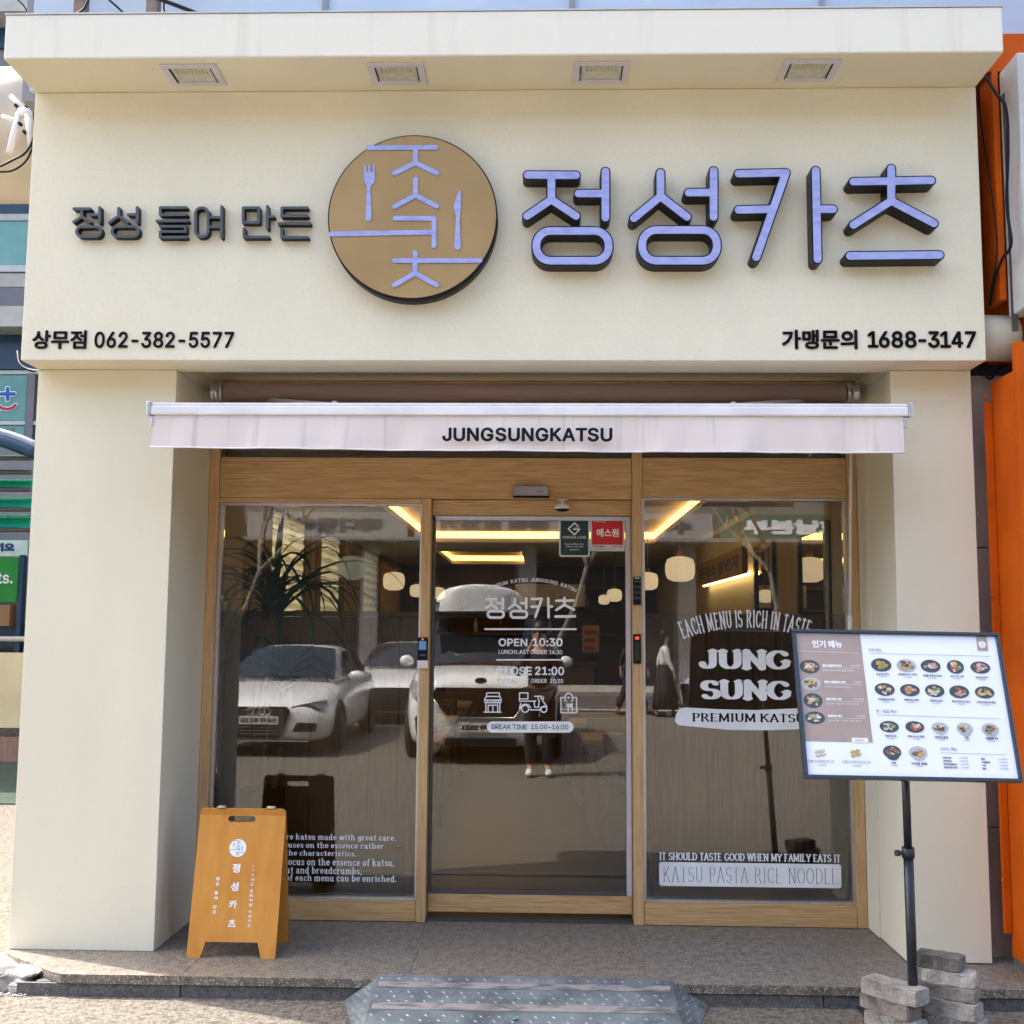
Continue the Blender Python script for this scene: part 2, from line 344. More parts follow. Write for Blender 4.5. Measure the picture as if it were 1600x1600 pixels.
gl('i', .34, [[(.17, 0), (.17, .64)], [(.17, .9), (.17, .92)]], [(.17, 0), (.12, .62)])
gl('k', .70, [[(.14, 0), (.14, 1)], [(.50, .62), (.18, .30)], [(.30, .40), (.56, 0)]], [(.10, 1), (.14, 0), (.54, .62), (.58, 0)])
gl('m', 1.0, [[(.14, 0), (.14, .62)], [(.14, .46)]+arc(.32, .46, .17, .19, 160, 0, 8)+[(.49, 0)], [(.49, .46)]+arc(.67, .46, .17, .19, 160, 0, 8)+[(.84, 0)]], [(.10, .62), (.14, 0), (.49, 0), (.84, 0)])
gl('n', .70, [[(.14, 0), (.14, .62)], [(.14, .46)]+arc(.34, .46, .19, .19, 160, 0, 8)+[(.53, 0)]], [(.10, .62), (.14, 0), (.53, 0)])
gl('o', .62, [arc(.31, .33, .22, .32, 0, 360, 20)])
gl('r', .52, [[(.14, 0), (.14, .62)], [(.14, .42)]+arc(.34, .46, .19, .18, 160, 50, 6)], [(.10, .62), (.16, 0)])
gl('s', .50, [arc(.26, .49, .15, .16, 30, 250, 10)+arc(.26, .17, .17, .16, 80, -150, 10)], [(.42, .56, 'v'), (.1, .1, 'v')])
gl('t', .46, [[(.20, .88), (.20, .14)]+arc(.32, .14, .12, .13, 180, 300, 6), [(.05, .62), (.40, .62)]])
gl('u', .70, [[(.12, .62), (.12, .2)]+arc(.31, .2, .19, .2, 180, 340, 8)+[(.50, .62)], [(.50, .62), (.50, 0)]], [(.08, .62), (.44, .62), (.56, 0)])
gl('w', .92, [[(.08, .62), (.27, 0), (.46, .62), (.65, 0), (.84, .62)]], [(.08, .62), (.46, .62), (.84, .62)])
gl(',', .28, [[(.13, .02), (.10, -.12)]]); gl('.', .26, [[(.12, .03), (.13, .03)]])
def serif_text(body, thick, thin, ser, cell=.025, gap=.10, space=.34, rnd=1.):
    """whole line as one flat mesh, height 1, thick/thin = half widths of upright/level strokes"""
    ms = []; x = 0
    for ch in body:
        if ch == ' ': x += space; continue
        wd, lines, serifs = G[ch]; st = []
        for ln in lines:
            for (a, b), (c, d) in zip(ln, ln[1:]):
                L = math.hypot(c-a, d-b) or 1; s = abs(d-b)/L; r_ = thin+(thick-thin)*s**1.5
                st.append((a, b, c, d, r_, r_))
            if len(ln) == 2 and math.dist(*ln) < .06: st[-1] = (*st[-1][:4], thick*1.15, thick*1.15)
        for s in serifs:
            if len(s) == 3: st.append((s[0], s[1]-ser*.55, s[0], s[1]+ser*.55, thin*rnd, thin*rnd))
            else: st.append((s[0]-ser-thick*.6, s[1], s[0]+ser+thick*.6, s[1], thin*rnd, thin*rnd))
        key = ('s', ch, thick, thin, ser, cell)
        if key not in _TC: _TC[key] = loops_mesh(contours(st, cell))
        me = _TC[key].copy(); me.transform(Matrix.Translation((x, 0, 0))); ms.append(me); x += wd+gap
    return join_meshes(ms)
def box_px(me, u0, u1, v0, v1, y):
    a = axz((u0+u1)/2, v1, y); b = axz((u0+u1)/2, v0, y); l = axz(u0, (v0+v1)/2, y); r_ = axz(u1, (v0+v1)/2, y)
    return fit(me, l[0], r_[0], a[1], b[1], y)
def pxs(strokes, y, f=1.):
    """strokes given in photograph pixels (u0,v0,u1,v1,r[,r1]) -> metres on plane y"""
    k = (y-CAM[1])/FPX*1.01; o = []
    for s in strokes:
        a = axz(s[0], s[1], y); b = axz(s[2], s[3], y); r0 = s[4]*k*f; r1 = (s[5] if len(s) > 5 else s[4])*k*f; o.append((*a, *b, r0, r1))
    return o
def poly(pts, r, closed=False):
    q = list(pts)+([pts[0]] if closed else []); return [(*a, *b, r) for a, b in zip(q, q[1:])]
def stadium(u0, u1, v0, v1, r, rad=None):
    rad = rad or (v1-v0)/2; c = [(u0+rad, v0+rad, 180, 270), (u1-rad, v0+rad, 270, 360), (u1-rad, v1-rad, 0, 90), (u0+rad, v1-rad, 90, 180)]
    p = []
    for x, y, a, b in c: p += arc(x, y, rad, rad, a, b, 8)
    return poly(p, r, True)
def round_rect(x0, x1, z0, z1, rad, n=6):
    p = []
    for cx, cz, a in [(x1-rad, z1-rad, 0), (x0+rad, z1-rad, 90), (x0+rad, z0+rad, 180), (x1-rad, z0+rad, 270)]: p += arc(cx, cz, rad, rad, a, a+90, n)
    return p

# ================================================================== THE BUILDING
XL, XR, XLi, XRi = 0., 4.8, .726, 4.395
ZF, ZP, ZT = 2.912, 4.322, 4.547
YF, YC, YW = -.2025, -.5423, .62       # fascia front, canopy front, glazing line
GZ = -.10                               # street level; the porch top is z = 0

# ---- ground
me = MB().box(-60, 60, -70, 60, GZ-.3, GZ).mesh(); ground = struct('ground', me, concrete_ground)
me = MB().box(-60, 60, -21.5, -16.2, GZ+.004, GZ+.012).mesh(); struct('road', me, asphalt)
line_m = mat('road_paint', (.75, .74, .70), .7)
me = MB().box(-60, 60, -16.75, -16.6, GZ+.012, GZ+.018).mesh(); struct('road_marking', me, line_m)
me = MB().box(-60, 60, -25, -21.5, GZ, GZ+.12).mesh(); struct('far_pavement', me, mat('paving_far', (.34, .30, .27), .9))

# ---- shop facade: rendered pillars, fascia box and canopy
fac = thing('shop_facade', 'cream rendered shop front with two square pillars, deep fascia and projecting canopy', 'shop front', (0, .3, 0))
link('pillar', bx(XL, XLi, .0, YW+.14, 0, ZF, bev=.004), plaster, fac, label='broad cream pillar on the side of the plywood sign')
link('pillar', bx(XRi, XR, 0, YW+.14, .004, ZF, bev=.004), plaster, fac, label='narrow cream pillar behind the menu board')
link('pillar_head', bx(XL+.004, XLi, .062, YW+.138, ZF+.001, 2.999), plaster, fac); link('pillar_head', bx(XRi, XR-.004, .062, YW+.138, ZF+.001, 2.999), plaster, fac)
link('inner_return', bx(4.388, XRi-.002, .42, YW, .004, ZF-.01), plaster, fac)
link('fascia', bx(XL, XR, YF, .06, ZF+.002, ZP, bev=.005), plaster, fac)
link('recess_lining', bx(XL+.01, XR-.01, .061, YW+.14, 3.0, ZP-.01), plaster, fac)
mb = MB(); mb.box(XL, XR, YC, YW+.14, ZP+.002, ZT, bev=.006); can = link('canopy', mb.mesh(), plaster_dirty, fac)
link('soffit', bx(XL+.003, XR-.003, YC+.003, YF-.001, ZP-.0005, ZP+.0018), plaster, fac)
link('canopy_flashing', bx(XL-.004, XR+.004, YC-.004, YC+.25, ZT+.001, ZT+.008), mat('flashing', (.55, .54, .52), .5, metal=.3), fac)

# ---- upper storey cladding seen over the canopy
pan = mat('pale_blue_cladding', (.42, .50, .60), .35, (.36, .44, .55), 1.2, bump=.03, bscale=3)
up = thing('office_building', 'pale blue grey panelled building rising above the shop canopy', 'building', (2.4, 6, ZT+.3))
up_w = mat('upper_wall', (.20, .21, .23), .7)
link('wall', bx(-.35, 12, .36, 13, 4.56, 12.6), up_w, up)
xs = [-.30, .0, 1.385, 2.78, 4.173, 5.57, 6.96, 8.35, 9.75]
for i in range(len(xs)-1):
    for k in range(4):
        if i in (0,) and k == 0: pass
        link('panel', bx(xs[i]+.012, xs[i+1]-.012, .315, .357, 4.60+k*1.9, 6.48+k*1.9, bev=.004), pan, up)
for i in range(1, len(xs)):
    link('joint_strip', bx(xs[i]-.016, xs[i]+.016, .30, .33, 4.6, 12.2), mat('joint_grey', (.22, .24, .27), .5), up)
rust = mat('rusty_steel', (.20, .14, .11), .7, (.10, .08, .07), 14)
for lab, u in (('short weathered steel post behind the canopy top, beside the cable loop', 126), ('short weathered steel post behind the canopy top, farther from the alley', 239)):
    x, z = axz(u, 10, .1)
    t = thing('steel_post', lab, 'post', (x, .1, ZT))
    link('post', bx(x-.032, x+.032, .08, .14, ZT, 6.2, bev=.004), rust, t)
    link('clamp', bx(x-.045, x+.045, .07, .15, ZT+.62, ZT+.68, bev=.004), rust, t)
def cable(name, label, pts, r, m, y=None, cat='cable', group=None):
    # smooth the polyline
    P = [Vector(p) for p in pts]; Q = []
    for i in range(len(P)-1):
        p0, p1, p2, p3 = P[max(i-1, 0)], P[i], P[i+1], P[min(i+2, len(P)-1)]
        for k in range(6):
            t = k/6; Q.append(.5*((2*p1)+(p2-p0)*t+(2*p0-5*p1+4*p2-p3)*t*t+(3*p1-3*p2+p3-p0)*t**3))
    Q.append(P[-1]); o = link(name, MB().tube(Q, r, 6).mesh(), m); return tag(o, label, cat, group)
def pc(pts, y): return [tuple(at(u, v, y=y)) for u, v in pts]
cable('cable', 'thin dark cable dropping from a steel post to the canopy top', pc([(140, -6), (132, 12), (122, 20), (112, 24)], .0)+[tuple(at(112, 24, y=.0))], .006, ink)
cable('cable', 'cable crossing the pale panels diagonally, between the steel posts', pc([(166, -4), (182, 10), (197, 24)], .05), .006, ink)
cable('cable', 'heavier dark cable running down to the canopy past the second post', pc([(245, -3), (285, 12), (318, 25)], .05), .011, ink)
cable('cable', 'thin cable beside the second steel post', pc([(258, -6), (256, 14), (262, 24)], .05), .005, ink)

# ---- recessed floodlights in the canopy soffit
lamp_frame = mat('lamp_frame_lilac_white', (.66, .63, .68), .5)
lens = mat('frosted_lens', (.60, .60, .52), .3, (.50, .50, .42), 30)
led = mat('led_chip', (.62, .55, .30), .4)
where = ['nearest the alley and the air conditioner', 'just above the round gold emblem', 'just above the first blue syllable', 'nearest the orange building']
proto = None
for i, (u, v) in enumerate([(303, 116), (621, 114), (939, 112), (1263, 109)]):
    p = at(u, v, z=ZP)
    if proto is None:
        t = thing('recessed_light', 'x', 'ceiling light', (float(p[0]), float(p[1]), ZP-.001), 'floodlights under the canopy', local=True); proto = t
        w_, d_ = .138, .105
        fr = MB(); fr.box(-w_, w_, -d_, -d_+.034, -.009, .0, .003); fr.box(-w_, w_, d_-.034, d_, -.009, .0, .003); fr.box(-w_, -w_+.034, -d_+.034, d_-.034, -.009, .0, .003); fr.box(w_-.034, w_, -d_+.034, d_-.034, -.009, .0, .003)
        link('frame', fr.mesh(), lamp_frame, t)
        link('gasket', MB().box(-w_+.034, -w_+.038, -d_+.034, d_-.034, -.0105, -.002).mesh(), ink, t); link('gasket', MB().box(w_-.038, w_-.034, -d_+.034, d_-.034, -.0105, -.002).mesh(), ink, t)
        link('reflector', MB().box(-w_+.038, w_-.038, -d_+.034, d_-.034, -.001, .001).box(-w_+.046, -w_+.06, -d_+.04, d_-.04, -.006, -.0012).mesh(), lens, t)
        l = MB()
        for a in range(9):
            for b in range(3): l.box(-.07+a*.0175-.004, -.07+a*.0175+.004, -.055+b*.02-.004, -.055+b*.02+.004, -.006, -.0015)
        link('led_array', l.mesh(), led, t)
    else: t = copy_tree(proto); t.location = (float(p[0]), float(p[1]), ZP-.001)
    t['label'] = 'square recessed floodlight in the canopy soffit, '+where[i]

# ================================================================== SIGNS ON THE FASCIA
DL = .092; YS = YF-DL                       # the letters stand this far off the wall
def channel(parent, strokes, thick=DL, rim=.0065, face=letter_face, side=letter_side, name='letter'):
    S = pxs(strokes, YS); out = contours(S, .0032, 0); inn = contours(S, .0032, rim)
    me = loops_mesh(out, thick); me.transform(Matrix.Translation((0, YS, 0))); o = link(name, me, side, parent)
    me2 = loops_mesh(inn, .004); me2.transform(Matrix.Translation((0, YS-.0022, 0))); link('letter_face', me2, face, o); return o
r8 = 8.2
K = {}
K['정'] = poly([(824.5, 273.5), (900, 274)], r8)+poly([(861.5, 274), (861.5, 312), (823.5, 337.5)], r8)+poly([(861.5, 312), (900, 337.5)], r8)+poly([(904, 302.5), (946, 302.5)], r8)+poly([(946, 268), (946, 340)], r8)+stadium(838, 951, 361, 407.5, r8, 22)
K['성'] = poly([(1032, 270), (1032, 307), (990.5, 341)], r8)+poly([(1032, 307), (1073.5, 339)], r8)+poly([(1076, 301), (1115, 301)], r8)+poly([(1115, 267), (1115, 339)], r8)+stadium(1003.5, 1120, 359.5, 407.5, r8, 22)
K['카'] = poly([(1154, 271.5), (1228, 270), (1181.5, 402)], r8)+poly([(1154, 328), (1205, 327)], r8)+poly([(1274.5, 266.5), (1277.5, 405)], r8)+poly([(1277, 327), (1301.5, 327)], r8)
K['츠'] = poly([(1392.5, 263.5), (1392.5, 314), (1333.5, 351.5)], r8)+poly([(1392.5, 314), (1459, 349)], r8)+poly([(1333.5, 284), (1455, 282)], r8)+poly([(1328, 400), (1468, 398.5)], r8)
sgn = thing('raised_shop_lettering', 'four large raised syllables with periwinkle faces and dark sides', 'shop sign', (3.55, YF, 3.35))
for ch in '정성카츠': channel(sgn, K[ch])

# round emblem
em = thing('round_emblem', 'round gold emblem with fork, knife and periwinkle strokes, standing off the fascia', 'shop sign', (1.96, YF, 3.2))
cu_, cv_ = 644.5, 338.5
ec = at(cu_, cv_, y=YS); er = float((at(777, cv_, y=YS)[0]-at(512, cv_, y=YS)[0])/2)
link('emblem_case', MB().lathe([(er, 0), (er, DL)], (ec[0], YS, ec[2]), 96, 'y').mesh(), letter_side, em)
mbm = MB().lathe([(er-.007, 0), (er-.007, .004)], (ec[0], YS-.0045, ec[2]), 96, 'y').mesh()
for p in mbm.polygons: p.use_smooth = False
link('emblem_face', mbm, gold, em)
c2 = lambda x, y: (480+x/2.963, y/2.963)
def c2p(pts, r): return poly([c2(*p) for p in pts], r)
rr = 3.9
sy = [c2p([(285, 687), (597, 686)], rr)+c2p([(502, 687), (502, 757), (405, 806)], rr)+c2p([(502, 757), (600, 804)], rr),
      c2p([(502, 833), (502, 907), (405, 960)], rr)+c2p([(502, 907), (600, 958)], rr),
      c2p([(408, 1013), (588, 1014), (588, 1140)], rr)+c2p([(112, 1086), (588, 1078)], rr),
      c2p([(500, 1172), (500, 1268), (404, 1322)], rr)+c2p([(500, 1268), (600, 1322)], rr)+c2p([(405, 1209), (800, 1209)], rr)]
fork = [(*c2(286, 860), *c2(285, 1014), 2.6, 5.0), (*c2(289, 833), *c2(287, 862), 8.2, 3.4), (*c2(289, 822), *c2(289, 838), 8.6, 8.6)]
tines = [(*c2(x, 770), *c2(x, 822), 1.5, 2.0) for x in (270, 289, 308)]
knife = [(*c2(697, 1010), *c2(697, 1144), 2.8, 5.2), (*c2(706, 888), *c2(700, 930), 1.5, 4.5), (*c2(700, 930), *c2(695, 960), 4.5, 5.6), (*c2(695, 960), *c2(700, 1012), 5.6, 2.8)]
def emblem_symbols(parent, project, m, cellk, offset, thick=.003, names=('stroke_symbol',)*4+('fork_symbol', 'knife_symbol')):
    for nm, s in zip(names, sy+[fork+tines, knife]):
        S = project(s); me = loops_mesh(contours(S, cellk), thick); me.transform(Matrix.Translation((0, offset, 0))); link(nm, me, m, parent)
emblem_symbols(em, lambda s: pxs(s, YS), letter_face, .0022, YS-.0095)

# tagline
tg = thing('raised_tagline', 'small dark slate raised syllables on the fascia beside the round gold emblem', 'shop sign', (.85, YF, 3.5))
c1 = lambda x, y: (x/2.963, y/2.963)
def c1p(pts, r=2.35, closed=False): return poly([c1(*p) for p in pts], r, closed)
def remap(strokes, src, dst, r):
    (a0, b0, a1, b1), (c0, d0, c1_, d1) = src, dst; fx = lambda u: c0+(u-a0)*(c1_-c0)/(a1-a0); fy = lambda v: d0+(v-b0)*(d1-d0)/(b1-b0)
    return [(fx(s[0]), fy(s[1]), fx(s[2]), fy(s[3]), r) for s in strokes]
bb = lambda ch: (min(min(s[0], s[2]) for s in K[ch]), min(min(s[1], s[3]) for s in K[ch]), max(max(s[0], s[2]) for s in K[ch]), max(max(s[1], s[3]) for s in K[ch]))
TG = [remap(K['정'], bb('정'), (*c1(341, 961), *c1(466, 1094)), 2.45), remap(K['성'], bb('성'), (*c1(506, 961), *c1(640, 1094)), 2.45),
      c1p([(862, 961), (742, 961), (742, 994), (862, 994)])+c1p([(726, 1023), (868, 1023)])+c1p([(742, 1048), (858, 1048), (858, 1072), (742, 1072), (742, 1098), (862, 1098)]),
      stadium(*[q/2.963 for q in (905, 963, 962, 1095)], 2.35, 9)+c1p([(976, 1006), (1020, 1006)])+c1p([(976, 1050), (1020, 1050)])+c1p([(1026, 956), (1026, 1098)]),
      c1p([(1126, 962), (1198, 962), (1198, 1030), (1126, 1030)], closed=True)+c1p([(1238, 955), (1238, 1056)])+c1p([(1238, 1003), (1266, 1003)])+c1p([(1130, 1058), (1130, 1097), (1242, 1097)]),
      c1p([(1422, 962), (1305, 962), (1305, 1000), (1422, 1000)])+c1p([(1290, 1035), (1434, 1035)])+c1p([(1304, 1060), (1304, 1099), (1424, 1099)])]
for s in TG:
    S = pxs(s, YF-.040); me = loops_mesh(contours(S, .0022), .038); me.transform(Matrix.Translation((0, YF-.040, 0))); o_ = link('letter', me, letter_side, tg); me = loops_mesh(contours(S, .0022, .0006), .001); me.transform(Matrix.Translation((0, YF-.0412, 0))); link('letter_face', me, slate, o_)

# flat-cut phone lettering
def flat_letters(parent, body, u0, u1, v0, v1, bold, gapk=.0):
    me = text_px(body, u0, u1, v0, v1, YF-.006, bold, .005); link('lettering', me, ink, parent)
t = thing('branch_phone_lettering', 'black cut-out branch name and 062 telephone number near the fascia bottom', 'lettering', (.55, YF, 3.0))
flat_letters(t, '상무점', 50, 135, 516, 545, .010); flat_letters(t, '062-382-5577', 147.5, 365, 518, 543.5, .016)
t = thing('franchise_phone_lettering', 'black cut-out enquiry words and 1688 telephone number near the fascia bottom', 'lettering', (4.3, YF, 3.0))
flat_letters(t, '가맹문의', 1222, 1340, 515, 545.5, .012); flat_letters(t, '1688-3147', 1356, 1525.5, 517, 543.5, .022)

# ================================================================== PORCH
porch = thing('porch', 'x', 'x', (0, 0, 0)); del porch['category']; porch['label'] = 'speckled granite porch one step above the street'; porch['kind'] = 'structure'
YE = -.373
link('step_base', bx(.30, 6.2, YE+.03, YW+.10, GZ-.02, -.042), granite_edge, porch)
link('riser', bx(.22, .978, YE+.012, YE+.029, GZ-.01, -.043, bev=.004), granite_edge, porch)
link('riser', bx(.982, 2.35, YE+.014, YE+.029, GZ-.01, -.043, bev=.004), granite_edge, porch)
link('riser', bx(2.354, 3.9, YE+.012, YE+.029, GZ-.01, -.043, bev=.004), granite_edge, porch)
link('riser', bx(3.904, 6.2, YE+.015, YE+.029, GZ-.01, -.043, bev=.004), granite_edge, porch)
ks = [-.02, .36, .98, 2.02, 2.62, 3.93, 5.0, 6.2]
for i in range(len(ks)-1):
    x0, x1 = ks[i]+.0007, ks[i+1]-.0007
    if i == 0:
        mb = MB(); mb.prism([(.09, -.12), (x1, -.33), (x1, -.02), (.0, -.02), (.02, -.06)], -.04, 0, 'z'); link('slab', mb.mesh(), granite, porch); continue
    if i == 1:
        mb = MB(); mb.prism([(x0, -.335), (.43, YE), (x1, YE), (x1, -.02), (x0, -.02)], -.04, 0, 'z'); link('slab', mb.mesh(), granite, porch); continue
    link('slab', bx(x0, x1, YE, .118 if i != 3 else .118, -.04, random.uniform(-.0010, 0), bev=.0015), granite, porch)
for i, (a, b) in enumerate([(.0, .98), (.98, 2.0), (2.0, 2.78), (2.78, 3.62), (3.62, 4.6), (4.6, 6.2)]):
    link('slab', bx(a+.0006, b-.0006, .1192 if i else -.018, YW+.05, -.04, random.uniform(-.0012, .0006), bev=.0014), granite, porch)
# broken kerb end
rock_m = mat('broken_concrete', (.42, .40, .37), .95, (.10, .095, .09), 6, mixlo=.40, mixhi=.55, bump=1., bscale=40, bdist=.012)
def rock(c, s, seed, M=None, sub=3):
    rnd = random.Random(seed); bm = bmesh.new(); bmesh.ops.create_icosphere(bm, subdivisions=sub, radius=1)
    ph = [(Vector((rnd.uniform(-3, 3) for _ in range(3))), rnd.uniform(0, 6), rnd.uniform(.06, .16)) for _ in range(9)]
    for v in bm.verts:
        n = v.co.copy(); v.co = Vector([math.copysign(abs(q)**.6, q) for q in n]); v.co *= 1+sum(a*math.sin(k.dot(n)*1.4+p) for k, p, a in ph)*.8
    bm.transform(Matrix.Translation(c) @ (M or Matrix.Identity(4)) @ Matrix.Diagonal((*s, 1))); me = bpy.data.meshes.new('r'); bm.to_mesh(me); bm.free(); return me
k_ = tag(link('broken_kerb', rock((.10, -.17, -.055), (.19, .13, .05), 3, Matrix.Rotation(-.25, 4, 'Z'), 4), rock_m), 'crumbling pale kerb corner at the alley end of the granite porch', 'kerb stone')
tag(link('rubble_stone', rock((-.02, -.02, -.06), (.07, .05, .045), 5), rock_m), 'dark rubble lump wedged under the broad pillar', 'stone')
tag(link('rubble_stone', rock((.235, -.315, -.075), (.05, .04, .028), 8), rock_m), 'small rough stone between broken kerb corner and porch riser', 'stone')
g = MB()
for i in range(260):
    x, y = random.gauss(.10, .10), random.gauss(-.34, .035); s = random.uniform(.003, .010)
    g.ell((x, y, GZ+s*.4), (s, s*random.uniform(.6, 1), s*.7), 6, 4)
stuff(tag(link('rubble_grit', g.mesh(), rock_m), 'grit and crumbs of broken concrete along the kerb corner', 'grit'))
weed_m = mat('weed_green', (.14, .20, .035), .6, (.20, .17, .06), 30, transl=.3)
def tuft(c, n, h, m, lab, dry=0):
    b = MB()
    for i in range(n):
        a = random.uniform(0, 6.28); l = h*random.uniform(.5, 1); r0 = random.uniform(0, .025); p = Vector(c)+Vector((math.cos(a)*r0, math.sin(a)*r0, 0))
        d = Vector((math.cos(a), math.sin(a), 0)); q = Vector((-d.y, d.x, 0))*.0028
        p1 = p+d*l*.35+Vector((0, 0, l*.6)); p2 = p+d*l*random.uniform(.8, 1.2)+Vector((0, 0, l*random.uniform(.2, .9)))
        b.face([p-q, p+q, p1+q*.8, p1-q*.8]); b.face([p1-q*.8, p1+q*.8, p2])
    stuff(tag(link('weeds', b.mesh(), m), lab, 'weeds'))
tuft((-.02, -.26, GZ), 60, .07, weed_m, 'small green weeds growing beside the broken kerb corner')
tuft((.09, -.33, GZ), 50, .05, mat('dry_straw', (.35, .26, .13), .8), 'dry brown straw lying below the broken kerb corner')
tuft((3.33, -.40, GZ), 40, .045, weed_m, 'tiny weeds at the foot of the riser beside the metal ramp')

# ================================================================== STOREFRONT FRAME AND GLASS
YG = .70                                     # glass plane
sf = thing('storefront', 'oak framed storefront with two fixed panes and a glazed band above', 'storefront', (2.57, .66, 0))
def rail(name, x0, x1, z0, z1, m, y0=YW, y1=.76, lab=None): return link(name, bx(x0, x1, y0, y1, z0, z1, bev=.003), m, sf, lab)
xa, xb = 4.333, 4.386
rail('side_frame', .728, .785, 0, 2.995, oak_v); rail('side_frame', xa, xb, 0, 2.995, oak_v)
rail('door_post', 1.945, 1.998, 0, 2.318, oak_v, YW-.004, .80); rail('door_post', 3.131, 3.186, 0, 2.995, oak_v, YW-.004, .80)
rail('bottom_rail', .787, 1.943, 0.002, .108, oak_h); rail('bottom_rail', 3.188, xa-.002, 0.002, .116, oak_h)
rail('header_panel', .787, 3.129, 2.32, 2.553, oak_h, YW+.004); rail('header_panel', 3.188, xa-.002, 2.332, 2.557, oak_h, YW+.004)
rail('header_trim', .787, 1.943, 2.292, 2.318, oak_h, YW+.001)
rail('top_rail', .787, 3.129, 2.94, 2.996, oak_h); rail('top_rail', 3.188, xa-.002, 2.94, 2.996, oak_h)
link('door_header', bx(2.0, 3.129, .665, .80, 2.232, 2.317, bev=.002), oak_h, sf)
gk = alu_dark
for x0, x1, z0, z1, n in ((.785, 1.945, .108, 2.292, 'glass_pane'), (3.186, xa, .116, 2.332, 'glass_pane'), (.787, 3.129, 2.555, 2.94, 'transom_pane'), (3.188, xa-.002, 2.559, 2.94, 'transom_pane')):
    d = .012; b = MB(); b.box(x0, x1, .655, .69, z0, z0+d); b.box(x0, x1, .655, .69, z1-d, z1); b.box(x0, x0+d*1.4, .655, .69, z0+d, z1-d); b.box(x1-d, x1, .655, .69, z0+d, z1-d)
    link('glazing_bead', b.mesh(), alu if 'glass' in n else gk, sf)
    po = link(n, bx(x0+d*1.4, x1-d, YG-.005, YG+.005, z0+d, z1-d), glass if 'glass' in n else clear_glass, sf)
    if n == 'glass_pane':
        if x0 < 2: paneL = po
        else: paneR = po
# threshold and door track
link('threshold', bx(2.0, 3.13, .64, .82, .001, .012), alu_dark, sf)

# sliding door
dr = thing('sliding_door', 'glass sliding door with oak bottom rail between the two fixed panes', 'door', (2.56, .74, .02))
YD = .735
link('bottom_rail', bx(2.002, 3.127, .70, .77, .036, .133, bev=.003), oak_h, dr)
link('stile', bx(2.002, 2.014, .705, .765, .135, 2.226), alu_dark, dr, 'dark slim stile on the card reader side')
link('stile', bx(3.100, 3.127, .700, .765, .135, 2.226, bev=.002), mat('silver_stile', (.62, .60, .64), .4), dr, 'silver stile on the keypad side')
link('glazing_bead', bx(2.015, 3.099, .699, .772, .1335, .150), alu_dark, dr)
link('top_rail', bx(2.002, 3.127, .705, .765, 2.206, 2.229), alu, dr)
door_glass = link('glass_pane', bx(2.014, 3.100, YD-.005, YD+.005, .135, 2.206), glass, dr)
VD = YD-.0062; VG = YG-.0062               # vinyl lies on the glass
def decal(me, parent, m=white_vinyl, name='lettering', y=None): return link(name, me, m, parent)

# vinyl on the door
D = door_glass
def dtext(s, u0, u1, v0, v1, bold): decal(text_px(s, u0, u1, v0, v1, VD, bold), D)
dtext('OPEN', 779, 824, 997.5, 1010, .024); dtext('10:30', 832, 879, 997, 1010, .024)
dtext('LUNCH LAST ORDER  14:30', 779, 878.5, 1015.5, 1022, .012)
dtext('CLOSE', 776, 831, 1041.5, 1055, .024); dtext('21:00', 836, 881.5, 1041.5, 1055, .024)
dtext('DINNER LAST ORDER  20:30', 777, 880, 1060.5, 1067, .012)
def dstrokes(st, y, parent, m=white_vinyl, name='lettering', cell=.0016):
    me = loops_mesh(contours(pxs(st, y), cell)); me.transform(Matrix.Translation((0, y, 0))); return link(name, me, m, parent)
dstrokes([(758, 983, 900, 983, 1.4)], VD, D, name='rule'); dstrokes([(776, 1031, 882, 1031, 1.1)], VD, D, name='rule')
allk = K['정']+K['성']+K['카']+K['츠']; src = (815, 262, 1476, 408)
dstrokes(remap(allk, src, (757.5, 934, 900, 965), 2.0), VD, D, name='shop_name')
def arc_text(body, cx, cy, rad, a0, a1, h, y, bold, m, parent, serif=None, name='arched_lettering', condense=1.):
    ms = []; ws = []
    for ch in body:
        if ch == ' ': ws.append((None, .32)); continue
        me = serif_text(ch, *serif) if serif else text_mesh(ch, bold); lo, hi = bbox(me); ws.append((me, hi[0]-lo[0]))
    cap = .727 if not serif else 1.; tot = sum(w_ for _, w_ in ws)+.10*cap*(len(ws)-1); x = 0; arcl = abs(R(a1-a0))*rad; k = arcl/tot
    for me, w_ in ws:
        if me is not None:
            lo, hi = bbox(me); xc = x+w_/2; th = R(a0)+(R(a1)-R(a0))*xc/tot
            me.transform(Matrix.Translation((-lo[0]-w_/2, 0, 0))); me.transform(Matrix.Diagonal((k, 1, h/cap, 1))); me.transform(Matrix.Rotation(-(th-math.pi/2), 4, 'Y'))
            me.transform(Matrix.Translation((cx+rad*math.cos(th), y, cy+rad*math.sin(th)))); ms.append(me)
        x += w_+.10*cap
    return link(name, join_meshes(ms), m, parent)
def circ3(p, q, s):
    ax, ay = p; bx_, by = q; cx, cy = s; d = 2*(ax*(by-cy)+bx_*(cy-ay)+cx*(ay-by))
    ux = ((ax*ax+ay*ay)*(by-cy)+(bx_*bx_+by*by)*(cy-ay)+(cx*cx+cy*cy)*(ay-by))/d; uy = ((ax*ax+ay*ay)*(cx-bx_)+(bx_*bx_+by*by)*(ax-cx)+(cx*cx+cy*cy)*(bx_-ax))/d
    return ux, uy, math.hypot(ax-ux, ay-uy)
